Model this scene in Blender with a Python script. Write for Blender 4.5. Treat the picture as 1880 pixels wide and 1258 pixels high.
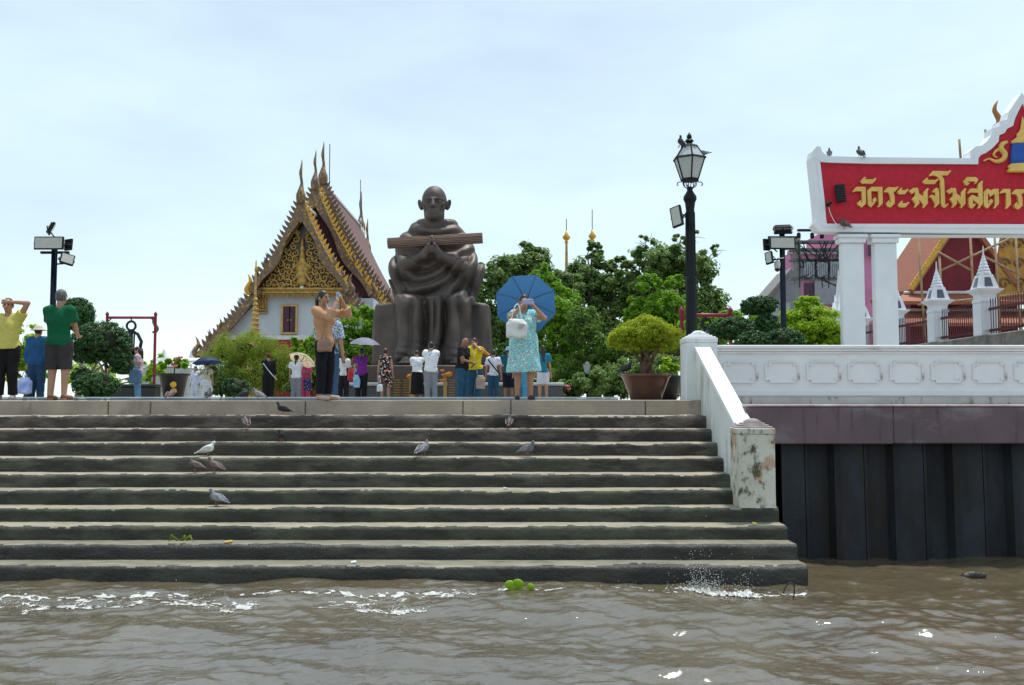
import bpy, math, random
import numpy as np
from mathutils import Vector, Matrix, Euler

for o in list(bpy.data.objects): bpy.data.objects.remove(o)
SC = bpy.context.scene
COL = SC.collection
R = math.radians
random.seed(7); RNG = np.random.default_rng(7)

# ---------------------------------------------------------------- camera
FPX, CX, CY, HY = 1750.0, 940.0, 629.0, 736.0       # focal length and horizon in photo pixels
CAMZ = -0.01
PITCH = math.atan((HY - CY) / FPX)
cam = bpy.data.cameras.new('camera'); camo = bpy.data.objects.new('camera', cam); COL.objects.link(camo)
cam.sensor_width = 36.0; cam.lens = 36.0 * FPX / 1880.0
cam.clip_start = 0.1; cam.clip_end = 3000
camo.location = (0, 0, CAMZ); camo.rotation_euler = (R(90) + PITCH, 0, 0)
SC.camera = camo
SC.render.resolution_x = 1024; SC.render.resolution_y = 685

# ---------------------------------------------------------------- sky and sun
SUN_EL, SUN_AZ = R(74), R(35)      # azimuth from +Y (behind the terrace) towards +X
w = bpy.data.worlds.new('World'); SC.world = w; w.use_nodes = True
nt = w.node_tree; nt.nodes.clear()
out = nt.nodes.new('ShaderNodeOutputWorld')
sky = nt.nodes.new('ShaderNodeTexSky'); sky.sky_type = 'NISHITA'; sky.sun_disc = False
sky.sun_elevation = SUN_EL; sky.sun_rotation = SUN_AZ
sky.air_density = 1.0; sky.dust_density = 0.6; sky.ozone_density = 1.0
bg = nt.nodes.new('ShaderNodeBackground'); bg.inputs[1].default_value = 0.055
nt.links.new(sky.outputs[0], bg.inputs[0])
# thin white veil of high cloud over the whole sky
tc = nt.nodes.new('ShaderNodeTexCoord'); mp = nt.nodes.new('ShaderNodeMapping'); mp.inputs['Scale'].default_value = (1.0, 1.0, 3.2)
nz = nt.nodes.new('ShaderNodeTexNoise'); nz.inputs['Scale'].default_value = 2.6; nz.inputs['Detail'].default_value = 6; nz.inputs['Roughness'].default_value = .55
rp = nt.nodes.new('ShaderNodeMapRange'); rp.inputs[1].default_value = .3; rp.inputs[2].default_value = .72; rp.inputs[3].default_value = .45; rp.inputs[4].default_value = .62
bg2 = nt.nodes.new('ShaderNodeBackground'); bg2.inputs[0].default_value = (.80, .955, 1.0, 1)
nt.links.new(tc.outputs['Generated'], mp.inputs[0]); nt.links.new(mp.outputs[0], nz.inputs['Vector']); nt.links.new(nz.outputs[0], rp.inputs[0]); nt.links.new(rp.outputs[0], bg2.inputs[1])
ad = nt.nodes.new('ShaderNodeAddShader'); nt.links.new(bg.outputs[0], ad.inputs[0]); nt.links.new(bg2.outputs[0], ad.inputs[1])
nt.links.new(ad.outputs[0], out.inputs[0])
sl = bpy.data.lights.new('sun', 'SUN'); sl.energy = 3.0; sl.angle = R(6.0); sl.color = (1, .96, .9)
so = bpy.data.objects.new('sun', sl); COL.objects.link(so)
sd = Vector((math.sin(SUN_AZ) * math.cos(SUN_EL), math.cos(SUN_AZ) * math.cos(SUN_EL), math.sin(SUN_EL)))
so.rotation_euler = (-sd).to_track_quat('-Z', 'Y').to_euler(); so.location = sd * 60
SC.view_settings.view_transform = 'Standard'; SC.view_settings.look = 'None'; SC.view_settings.gamma = 1
SC.view_settings.use_curve_mapping = False
SC.view_settings.exposure = 0.36

def P(x, y, D):
    """photo pixel -> world point at distance D in front of the camera"""
    u, v = x - CX, CY - y
    c, s = math.cos(PITCH), math.sin(PITCH)
    d = Vector((u, FPX * c - v * s, FPX * s + v * c)); d *= D / d.y
    return Vector((d.x, d.y, d.z + CAMZ))
def PX(x, D): return P(x, HY, D).x
def PZ(y, D): return P(CX, y, D).z
def SZ(px, D): return px * D / FPX

# ---------------------------------------------------------------- materials
MATS = {}
def _new(name):
    m = bpy.data.materials.new(name); m.use_nodes = True
    n = m.node_tree.nodes; n.clear()
    o = n.new('ShaderNodeOutputMaterial'); b = n.new('ShaderNodeBsdfPrincipled')
    m.node_tree.links.new(b.outputs[0], o.inputs[0])
    return m, n, m.node_tree.links, b, o
def _noise(n, l, coord, scale, detail=5, stretch=(1, 1, 1), rough=.6):
    mp = n.new('ShaderNodeMapping'); mp.inputs['Scale'].default_value = stretch
    l.new(coord, mp.inputs[0])
    z = n.new('ShaderNodeTexNoise'); z.inputs['Scale'].default_value = scale; z.inputs['Detail'].default_value = detail; z.inputs['Roughness'].default_value = rough
    l.new(mp.outputs[0], z.inputs['Vector']); return z.outputs[0]
def _ramp(n, l, fac, lo, hi):
    r = n.new('ShaderNodeMapRange'); r.inputs[1].default_value = lo; r.inputs[2].default_value = hi
    l.new(fac, r.inputs[0]); return r.outputs[0]
def _mix(n, l, fac, a, b):
    m = n.new('ShaderNodeMix'); m.data_type = 'RGBA'
    l.new(fac, m.inputs['Factor'])
    for s, v in (('A', a), ('B', b)):
        i = [q for q in m.inputs if q.name == s and q.type == 'RGBA'][0]
        if isinstance(v, tuple): i.default_value = (*v, 1)
        else: l.new(v, i)
    return [q for q in m.outputs if q.type == 'RGBA'][0]
def M(name, c1, c2=None, scale=4, lo=.38, hi=.62, rough=.6, metal=0, bump=0, bscale=30, stretch=(1, 1, 1), dirt=None, spec=.4, coat=0, dirt2=None, gen='Object'):
    """procedural surface: two-tone noise, optional dirt layers (colour, lo, hi, scale, stretch), fine bump"""
    if name in MATS: return MATS[name]
    m, n, l, b, o = _new(name)
    co = n.new('ShaderNodeTexCoord').outputs[gen]
    c2 = c2 or tuple(v * .8 for v in c1)
    col = _mix(n, l, _ramp(n, l, _noise(n, l, co, scale, 5, stretch), lo, hi), c1, c2)
    for d in (dirt, dirt2):
        if d: col = _mix(n, l, _ramp(n, l, _noise(n, l, co, d[3], 7, d[4], .65), d[1], d[2]), col, d[0])
    l.new(col, b.inputs['Base Color'])
    b.inputs['Roughness'].default_value = rough; b.inputs['Metallic'].default_value = metal
    b.inputs['Specular IOR Level'].default_value = spec; b.inputs['Coat Weight'].default_value = coat
    if bump:
        bp = n.new('ShaderNodeBump'); bp.inputs['Strength'].default_value = bump; bp.inputs['Distance'].default_value = .02
        l.new(_noise(n, l, co, bscale, 6), bp.inputs['Height']); l.new(bp.outputs[0], b.inputs['Normal'])
    MATS[name] = m; return m
def LEAF(name, c1, c2, trans=.35, rough=.45):
    if name in MATS: return MATS[name]
    m, n, l, b, o = _new(name)
    g = n.new('ShaderNodeNewGeometry')
    co = n.new('ShaderNodeTexCoord').outputs['Object']
    ma = n.new('ShaderNodeMath'); ma.operation = 'MULTIPLY_ADD'; ma.inputs[1].default_value = .55
    l.new(g.outputs['Random Per Island'], ma.inputs[0]); l.new(_ramp(n, l, _noise(n, l, co, 1.3, 3), .2, 1.3), ma.inputs[2])
    col = _mix(n, l, ma.outputs[0], c1, c2)
    l.new(col, b.inputs['Base Color']); b.inputs['Roughness'].default_value = rough; b.inputs['Specular IOR Level'].default_value = .35
    t = n.new('ShaderNodeBsdfTranslucent'); l.new(col, t.inputs[0])
    mx = n.new('ShaderNodeMixShader'); mx.inputs[0].default_value = trans
    l.new(b.outputs[0], mx.inputs[1]); l.new(t.outputs[0], mx.inputs[2]); l.new(mx.outputs[0], o.inputs[0])
    MATS[name] = m; return m
def PATTERN(name, base, spots, scale=30, thr=.35, rough=.8, wave=None):
    """cloth print: coloured voronoi blotches on a ground colour (spots = list of colours)"""
    m, n, l, b, o = _new(name)
    co = n.new('ShaderNodeTexCoord').outputs['Object']
    col = None
    for i, c in enumerate(spots):
        mp = n.new('ShaderNodeMapping'); mp.inputs['Location'].default_value = (i * 1.7, i * .9, i * 2.3); l.new(co, mp.inputs[0])
        v = n.new('ShaderNodeTexVoronoi'); v.inputs['Scale'].default_value = scale * (1 + .15 * i); l.new(mp.outputs[0], v.inputs['Vector'])
        r = n.new('ShaderNodeMapRange'); r.inputs[1].default_value = thr + .04; r.inputs[2].default_value = thr - .04
        l.new(v.outputs['Distance'], r.inputs[0])
        col = _mix(n, l, r.outputs[0], col if col is not None else base, c)
    l.new(col, b.inputs['Base Color']); b.inputs['Roughness'].default_value = rough; b.inputs['Specular IOR Level'].default_value = .2
    MATS[name] = m; return m
def CLOTH(name, c, rough=.85):
    return M(name, c, tuple(v * .82 for v in c), scale=9, rough=rough, spec=.2, bump=.15, bscale=140)

# ---------------------------------------------------------------- mesh building
def N3(x, y, z, seed=0):
    """cheap smooth pseudo-noise on arrays, about -1..1"""
    r = np.random.default_rng(seed); s = 0
    for i in range(5):
        k = r.normal(size=3) * (1 + .7 * i); p = r.uniform(0, 6.28)
        s = s + np.sin(k[0] * x + k[1] * y + k[2] * z + p) / (1 + .35 * i)
    return s / 2.6
class MB:
    def __init__(s): s.v = []; s.f = []; s.mi = []
    def add(s, vs, fs, mi=0):
        o = len(s.v); s.v += [tuple(p) for p in vs]; s.f += [tuple(i + o for i in f) for f in fs]; s.mi += [mi] * len(fs); return s
    def box(s, lo, hi, mi=0, bev=0):
        x0, y0, z0 = lo; x1, y1, z1 = hi
        if bev:
            b = min(bev, (x1 - x0) / 2.01, (y1 - y0) / 2.01, (z1 - z0) / 2.01)
            # chamfered box: rings of 8 points
            def ring(z, i): return [(x0 + b, y0 + i, z), (x1 - b, y0 + i, z), (x1 - i, y0 + b, z), (x1 - i, y1 - b, z), (x1 - b, y1 - i, z), (x0 + b, y1 - i, z), (x0 + i, y1 - b, z), (x0 + i, y0 + b, z)]
            vs = ring(z0, b) + ring(z0 + b, 0) + ring(z1 - b, 0) + ring(z1, b)
            fs = [tuple(range(7, -1, -1)), tuple(range(24, 32))]
            for k in range(3):
                for j in range(8): fs.append((k * 8 + j, k * 8 + (j + 1) % 8, k * 8 + 8 + (j + 1) % 8, k * 8 + 8 + j))
            return s.add(vs, fs, mi)
        vs = [(x0, y0, z0), (x1, y0, z0), (x1, y1, z0), (x0, y1, z0), (x0, y0, z1), (x1, y0, z1), (x1, y1, z1), (x0, y1, z1)]
        return s.add(vs, [(3, 2, 1, 0), (4, 5, 6, 7), (0, 1, 5, 4), (1, 2, 6, 5), (2, 3, 7, 6), (3, 0, 4, 7)], mi)
    def cbox(s, c, size, mi=0, bev=0, rot=None):
        k = MB().box([-q / 2 for q in size], [q / 2 for q in size], 0, bev)
        m = (rot.to_matrix() if isinstance(rot, Euler) else rot) if rot is not None else Matrix.Identity(3)
        return s.add([Vector(c) + m @ Vector(p) for p in k.v], k.f, mi)
    def tube(s, pts, rad, n=8, mi=0, cap=True):
        pts = [Vector(p) for p in pts]; m = len(pts)
        rad = [rad] * m if not hasattr(rad, '__len__') else rad
        t0 = (pts[1] - pts[0]).normalized()
        a = t0.orthogonal().normalized(); vs = []; prev = t0
        for i in range(m):
            t = (pts[min(i + 1, m - 1)] - pts[max(i - 1, 0)])
            t = t.normalized() if t.length > 1e-9 else prev
            a = (a - t * a.dot(t)); a = a.normalized() if a.length > 1e-6 else t.orthogonal().normalized()
            b = t.cross(a); prev = t
            vs += [pts[i] + (a * math.cos(6.28318 * j / n) + b * math.sin(6.28318 * j / n)) * rad[i] for j in range(n)]
        fs = [(i * n + j, i * n + (j + 1) % n, (i + 1) * n + (j + 1) % n, (i + 1) * n + j) for i in range(m - 1) for j in range(n)]
        if cap: fs += [tuple(range(n - 1, -1, -1)), tuple(range((m - 1) * n, m * n))]
        return s.add(vs, fs, mi)
    def lathe(s, prof, c=(0, 0, 0), n=20, mi=0, sq=None):
        """profile [(r, z)] about the z axis; n=4 with sq gives square sections"""
        vs = []; off = math.pi / 4 if n == 4 else 0; k = math.sqrt(2) if n == 4 else 1
        for r, z in prof: vs += [(c[0] + r * k * math.cos(6.28318 * j / n + off), c[1] + r * k * math.sin(6.28318 * j / n + off), c[2] + z) for j in range(n)]
        m = len(prof)
        fs = [(i * n + j, i * n + (j + 1) % n, (i + 1) * n + (j + 1) % n, (i + 1) * n + j) for i in range(m - 1) for j in range(n)]
        fs += [tuple(range(n - 1, -1, -1)), tuple(range((m - 1) * n, m * n))]
        return s.add(vs, fs, mi)
    def prism(s, poly, y0, y1, mi=0):
        """polygon [(x, z)] counter-clockwise seen from -Y, extruded from y0 (front) to y1"""
        n = len(poly)
        vs = [(x, y0, z) for x, z in poly] + [(x, y1, z) for x, z in poly]
        fs = [tuple(range(n)), tuple(range(2 * n - 1, n - 1, -1))]
        fs += [(j, n + j, n + (j + 1) % n, (j + 1) % n) for j in range(n)]
        return s.add(vs, fs, mi)
    def ball(s, c, r, n=10, m=6, mi=0, rot=None):
        r = (r, r, r) if not hasattr(r, '__len__') else r
        vs = []; mm = rot if rot is not None else Matrix.Identity(3)
        for i in range(1, m):
            t = math.pi * i / m
            for j in range(n):
                p = 6.28318 * j / n
                vs.append(Vector(c) + mm @ Vector((r[0] * math.sin(t) * math.cos(p), r[1] * math.sin(t) * math.sin(p), -r[2] * math.cos(t))))
        a = len(vs); vs += [Vector(c) + mm @ Vector((0, 0, -r[2])), Vector(c) + mm @ Vector((0, 0, r[2]))]
        fs = [(i * n + j, i * n + (j + 1) % n, (i + 1) * n + (j + 1) % n, (i + 1) * n + j) for i in range(m - 2) for j in range(n)]
        fs += [(a, (j + 1) % n, j) for j in range(n)] + [(a + 1, (m - 2) * n + j, (m - 2) * n + (j + 1) % n) for j in range(n)]
        return s.add(vs, fs, mi)
    def xf(s, mat):
        s.v = [tuple(mat @ Vector(p)) for p in s.v]; return s
    def mesh(s, name, mats, smooth=False):
        me = bpy.data.meshes.new(name); me.from_pydata(s.v, [], s.f)
        for m in (mats if isinstance(mats, (list, tuple)) else [mats]): me.materials.append(m)
        if any(s.mi): me.polygons.foreach_set('material_index', s.mi)
        if smooth: me.polygons.foreach_set('use_smooth', [True] * len(me.polygons))
        me.update(); return me
    def build(s, name, mats, parent=None, smooth=False, loc=(0, 0, 0)):
        return ob(name, s.mesh(name, mats, smooth), parent, loc)
def ob(name, me, parent=None, loc=(0, 0, 0), rot=(0, 0, 0), mat=None):
    o = bpy.data.objects.new(name, me); COL.objects.link(o); o.parent = parent; o.location = loc; o.rotation_euler = rot
    if mat is not None:
        o.material_slots[0].link = 'OBJECT'; o.material_slots[0].material = mat
    return o
def tag(o, label=None, cat=None, group=None, kind=None):
    for k, v in (('label', label), ('category', cat), ('group', group), ('kind', kind)):
        if v: o[k] = v
    return o
def thing(name, label, cat, loc=(0, 0, 0), rz=0, group=None):
    o = bpy.data.objects.new(name, None); COL.objects.link(o); o.location = loc; o.rotation_euler = (0, 0, rz); o.empty_display_size = .1
    return tag(o, label, cat, group)
def npmesh(name, V, F, mats, smooth=True, mi=None):
    me = bpy.data.meshes.new(name)
    V = np.asarray(V, np.float32); F = np.asarray(F, np.int32); k = F.shape[1]
    me.vertices.add(len(V)); me.vertices.foreach_set('co', V.ravel())
    me.loops.add(F.size); me.loops.foreach_set('vertex_index', F.ravel())
    me.polygons.add(len(F)); me.polygons.foreach_set('loop_start', np.arange(0, F.size, k, dtype=np.int32)); me.polygons.foreach_set('loop_total', np.full(len(F), k, np.int32))
    for m in (mats if isinstance(mats, (list, tuple)) else [mats]): me.materials.append(m)
    if mi is not None: me.polygons.foreach_set('material_index', np.asarray(mi, np.int32))
    me.polygons.foreach_set('use_smooth', np.full(len(F), smooth))
    me.update(calc_edges=True); me.validate(); return me

# ---------------------------------------------------------------- implicit surfaces (for bodies, cloth, statue)
class SDF:
    def __init__(s, lo, hi, h):
        s.h = h; s.lo = np.array(lo, float) - 2.5 * h
        n = np.ceil((np.array(hi) + 2.5 * h - s.lo) / h).astype(int) + 1
        s.F = np.full(n, 1.0, np.float32)
        s.ax = [s.lo[i] + h * np.arange(n[i]) for i in range(3)]
    def _sub(s, lo, hi):
        sl = []
        for i in range(3):
            a = int(np.clip(np.floor((lo[i] - s.lo[i]) / s.h), 0, s.F.shape[i])); b = int(np.clip(np.ceil((hi[i] - s.lo[i]) / s.h) + 1, 0, s.F.shape[i]))
            sl.append(slice(a, max(a, b)))
        return tuple(sl), np.meshgrid(*[s.ax[i][sl[i]] for i in range(3)], indexing='ij', sparse=True)
    def _put(s, sl, d, k, sub):
        f = s.F[sl]
        if sub:
            d = -d; hh = np.clip(.5 - .5 * (f - d) / max(k, 1e-6), 0, 1); s.F[sl] = f + (d - f) * hh + k * hh * (1 - hh)
        else:
            hh = np.clip(.5 + .5 * (f - d) / max(k, 1e-6), 0, 1); s.F[sl] = f + (d - f) * hh - k * hh * (1 - hh)
        return s
    def cone(s, a, b, ra, rb=None, k=.02, sub=False):
        rb = ra if rb is None else rb
        a = np.array(a, float); b = np.array(b, float); r = max(ra, rb) + k + 2 * s.h
        sl, (X, Y, Z) = s._sub(np.minimum(a, b) - r, np.maximum(a, b) + r)
        ab = b - a; L = max(ab @ ab, 1e-9)
        t = np.clip(((X - a[0]) * ab[0] + (Y - a[1]) * ab[1] + (Z - a[2]) * ab[2]) / L, 0, 1)
        d = np.sqrt((X - a[0] - t * ab[0]) ** 2 + (Y - a[1] - t * ab[1]) ** 2 + (Z - a[2] - t * ab[2]) ** 2) - (ra + (rb - ra) * t)
        return s._put(sl, d, k, sub)
    def ell(s, c, r, k=.02, sub=False, rot=None):
        r = np.array((r, r, r) if not hasattr(r, '__len__') else r, float); q = r.max() + k + 2 * s.h; c = np.array(c, float)
        sl, (X, Y, Z) = s._sub(c - q, c + q); X = X - c[0]; Y = Y - c[1]; Z = Z - c[2]
        if rot is not None:
            m = np.array(rot.transposed()); X, Y, Z = (m[0, 0] * X + m[0, 1] * Y + m[0, 2] * Z, m[1, 0] * X + m[1, 1] * Y + m[1, 2] * Z, m[2, 0] * X + m[2, 1] * Y + m[2, 2] * Z)
        k0 = np.sqrt((X / r[0]) ** 2 + (Y / r[1]) ** 2 + (Z / r[2]) ** 2) + 1e-6
        k1 = np.sqrt((X / r[0] ** 2) ** 2 + (Y / r[1] ** 2) ** 2 + (Z / r[2] ** 2) ** 2) + 1e-6
        return s._put(sl, k0 * (k0 - 1) / k1, k, sub)
    def box(s, c, half, rd=.02, k=.02, sub=False, rot=None):
        half = np.array(half, float); q = np.linalg.norm(half) + rd + k + 2 * s.h; c = np.array(c, float)
        sl, (X, Y, Z) = s._sub(c - q, c + q); X = X - c[0]; Y = Y - c[1]; Z = Z - c[2]
        if rot is not None:
            m = np.array(rot.transposed()); X, Y, Z = (m[0, 0] * X + m[0, 1] * Y + m[0, 2] * Z, m[1, 0] * X + m[1, 1] * Y + m[1, 2] * Z, m[2, 0] * X + m[2, 1] * Y + m[2, 2] * Z)
        a = np.abs(X) - half[0] + rd; b = np.abs(Y) - half[1] + rd; e = np.abs(Z) - half[2] + rd
        d = np.sqrt(np.maximum(a, 0) ** 2 + np.maximum(b, 0) ** 2 + np.maximum(e, 0) ** 2) + np.minimum(np.maximum(np.maximum(a, b), e), 0) - rd
        return s._put(sl, d, k, sub)
    def grid(s): return np.meshgrid(*s.ax, indexing='ij', sparse=True)
    def cut(s, fn):           # keep where fn < 0
        s.F = np.maximum(s.F, fn(*s.grid()).astype(np.float32)); return s
    def disp(s, fn): s.F = s.F + fn(*s.grid()).astype(np.float32); return s
    def mesh(s, name, mats):
        F = s.F; I = F < 0
        c = np.zeros(tuple(q - 1 for q in F.shape), np.int8)
        sl = lambda a, b, e: (slice(a, F.shape[0] - 1 + a), slice(b, F.shape[1] - 1 + b), slice(e, F.shape[2] - 1 + e))
        for a in (0, 1):
            for b in (0, 1):
                for e in (0, 1): c += I[sl(a, b, e)]
        act = np.argwhere((c > 0) & (c < 8))
        idx = np.full(c.shape, -1, np.int32); idx[tuple(act.T)] = np.arange(len(act))
        pos = np.zeros((len(act), 3)); cnt = np.zeros(len(act))
        for p in range(3):
            for q in range(4):
                o0 = np.zeros(3, int); o0[(p + 1) % 3] = q & 1; o0[(p + 2) % 3] = q >> 1
                o1 = o0.copy(); o1[p] = 1
                f0 = F[tuple((act + o0).T)]; f1 = F[tuple((act + o1).T)]; m = (f0 < 0) != (f1 < 0)
                t = np.where(m, f0 / np.where(m, f0 - f1, 1), 0)
                pt = o0[None, :] + np.zeros((len(act), 1)); pt[:, p] += t
                pos += pt * m[:, None]; cnt += m
        V = s.lo + s.h * (act + pos / cnt[:, None])
        fs = []
        for p in range(3):
            n = list(F.shape); a0 = [slice(None)] * 3; a1 = [slice(None)] * 3
            a0[p] = slice(0, n[p] - 1); a1[p] = slice(1, n[p])
            i0 = I[tuple(a0)]; i1 = I[tuple(a1)]
            for out_, e in ((True, np.argwhere(i0 & ~i1)), (False, np.argwhere(~i0 & i1))):
                u, v = (p + 1) % 3, (p + 2) % 3
                e = e[(e[:, u] > 0) & (e[:, v] > 0) & (e[:, u] < n[u] - 1) & (e[:, v] < n[v] - 1)]
                qs = []
                for du, dv in ((-1, -1), (0, -1), (0, 0), (-1, 0)):
                    k = e.copy(); k[:, u] += du; k[:, v] += dv; qs.append(idx[tuple(k.T)])
                q = np.stack(qs if out_ else qs[::-1], 1); fs.append(q)
        Fq = np.concatenate(fs); Fq = Fq[(Fq >= 0).all(1)]
        return npmesh(name, V, Fq, mats)
    def build(s, name, mats, parent=None, loc=(0, 0, 0)): return ob(name, s.mesh(name, mats), parent, loc)
# ================================================================ the setting: river, stairs, terrace
WZ = -1.93
def wave(X, Y):
    X = np.asarray(X, float); Y = np.asarray(Y, float); z = 0
    r = np.random.default_rng(3)
    for i in range(34):
        lam = 2.6 * .885 ** i; th = r.normal(1.45, .55); k = 6.283 / lam
        ph = k * (X * math.cos(th) + Y * math.sin(th)) + r.uniform(0, 6.28) + .9 * np.sin(.9 * X * r.uniform(.3, 1.2) + .7 * Y + i)
        a = .0066 * lam ** .95 * (1.75 if lam < .75 else 1.0)
        s = np.sin(ph); z = z + a * (1 - 2 * np.abs(np.sin(ph / 2)) ** 1.4 * .9 + .0 * s) * .8
    # long swells running in to the steps
    z = z + .035 * np.sin(2.1 * Y + .45 * X + .8 * np.sin(.5 * X)) * np.exp(-((Y - 9) / 3.0) ** 2)
    s_ = np.clip((X - 3.2) / .8, 0, 1) * np.clip((Y - 9.6) / 1.2, 0, 1); z = z - .085 * s_ * s_ * (3 - 2 * s_)   # trough of the wake along the piles
    return z
_wm = float(np.mean(wave(RNG.uniform(-6, 6, 3000), RNG.uniform(5, 12, 3000))))
def wz(X, Y): return WZ + wave(X, Y) - _wm
def WATER():
    m, n, l, b, o = _new('river_water')
    co = n.new('ShaderNodeTexCoord').outputs['Object']
    col = _mix(n, l, _ramp(n, l, _noise(n, l, co, .5, 4), .35, .65), (.115, .092, .054), (.085, .07, .044))
    l.new(col, b.inputs['Base Color']); b.inputs['Roughness'].default_value = .05; b.inputs['IOR'].default_value = 2.0; b.inputs['Specular IOR Level'].default_value = .65
    bp = n.new('ShaderNodeBump'); bp.inputs['Strength'].default_value = .55; bp.inputs['Distance'].default_value = .02
    l.new(_noise(n, l, co, 8, 5, (1, 1.7, 1)), bp.inputs['Height']); l.new(bp.outputs[0], b.inputs['Normal'])
    return m
xs = np.concatenate([-np.geomspace(400, 9.2, 26), np.arange(-9, 9, .028), np.geomspace(9.05, 400, 26)])
ys = np.concatenate([-np.geomspace(300, 1, 16), np.linspace(0, 4.6, 24), np.arange(4.65, 13.2, .028)])
GX, GY = np.meshgrid(xs, ys, indexing='ij')
dist = np.clip((np.hypot(GX * .6, GY - 8) - 9) / 10, 0, 1)
GZ = np.where(dist < 1, wz(GX, GY), WZ) * (1 - dist) + WZ * dist
n0, n1 = GX.shape; ii = np.arange(n0 * n1).reshape(n0, n1)
FQ = np.stack([ii[:-1, :-1], ii[1:, :-1], ii[1:, 1:], ii[:-1, 1:]], -1).reshape(-1, 4)
water = ob('river_water', npmesh('river_water', np.stack([GX, GY, GZ], -1).reshape(-1, 3), FQ, WATER()))
tag(water, kind='structure')

# terrace sheet (the temple court), reaching the horizon
mpave = M('court_paving', (.33, .30, .26), (.25, .23, .2), scale=.8, rough=.85, bump=.2)
terr = MB().box((-900, 14.35, -.6), (2.5, 2000, -.004)).box((2.5, 14.45, -.6), (900, 2000, -.0045)).build('terrace', mpave); tag(terr, kind='structure')

ND = 12
SY = [735, 763, 787.5, 813, 840, 870.5, 900, 933, 966, 1000, 1038, 1088]
SD = [13.84 - .36 * k for k in range(ND)]
SZs = [0.0] + [PZ(SY[k], SD[k]) for k in range(1, ND)]
SZs.append(SZs[-1] - .2)
def SPECK(m, c, scale=55, thr=.17):
    n, l = m.node_tree.nodes, m.node_tree.links; b = [q for q in n if q.type == 'BSDF_PRINCIPLED'][0]
    src = b.inputs['Base Color'].links[0].from_socket; co = [q for q in n if q.type == 'TEX_COORD'][0].outputs['Object']
    v = n.new('ShaderNodeTexVoronoi'); v.inputs['Scale'].default_value = scale; l.new(co, v.inputs['Vector'])
    r1 = n.new('ShaderNodeMapRange'); r1.inputs[1].default_value = thr; r1.inputs[2].default_value = thr * .6; l.new(v.outputs['Distance'], r1.inputs[0])
    ml = n.new('ShaderNodeMath'); ml.operation = 'MULTIPLY'; l.new(r1.outputs[0], ml.inputs[0]); l.new(_ramp(n, l, _noise(n, l, co, 1.9, 4), .5, .62), ml.inputs[1])
    l.new(_mix(n, l, ml.outputs[0], src, c), b.inputs['Base Color']); return m
def tread_mat(i):
    c = [(.38, .32, .25), (.37, .32, .24), (.33, .295, .215), (.255, .235, .17)][i]
    d = [(.16, .13, .11), (.13, .12, .09), (.12, .13, .08), (.09, .095, .06)][i]
    if 'worn_tread_%d' % i in MATS: return MATS['worn_tread_%d' % i]
    return SPECK(M('worn_tread_%d' % i, c, tuple(q * .72 for q in c), scale=2.2, stretch=(1, 3, 1), rough=[.85, .85, .8, .45][i], bump=.5, bscale=45, dirt=(d, .54, .7, 3.2, (.8, 3, 1))), (.55, .53, .48))
def riser_mat(i):
    c = [(.062, .053, .045), (.066, .062, .050), (.052, .054, .041), (.036, .035, .030)][i]
    d = [(.17, .145, .12), (.13, .125, .095), (.09, .10, .065), (.07, .07, .055)][i]
    if 'algae_riser_%d' % i in MATS: return MATS['algae_riser_%d' % i]
    return SPECK(M('algae_riser_%d' % i, c, tuple(q * .55 for q in c), scale=3, stretch=(.7, 1, 1.6), rough=[.9, .9, .85, .5][i], bump=.9, bscale=28, dirt=(d, .48, .70, 2.3, (.6, 1, 2.2)), dirt2=((.036, .052, .027), .58, .75, 1.1, (.5, 1, 2))), (.30, .28, .24), 42, .16)
stairs = thing('river_stairs', None, None); tag(stairs, kind='structure')
LVL = [0, 0, 0, 1, 1, 1, 2, 2, 2, 3, 3, 3]
SUBM = M('drowned_step', (.05, .045, .03), (.03, .03, .02), rough=.3)
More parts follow.
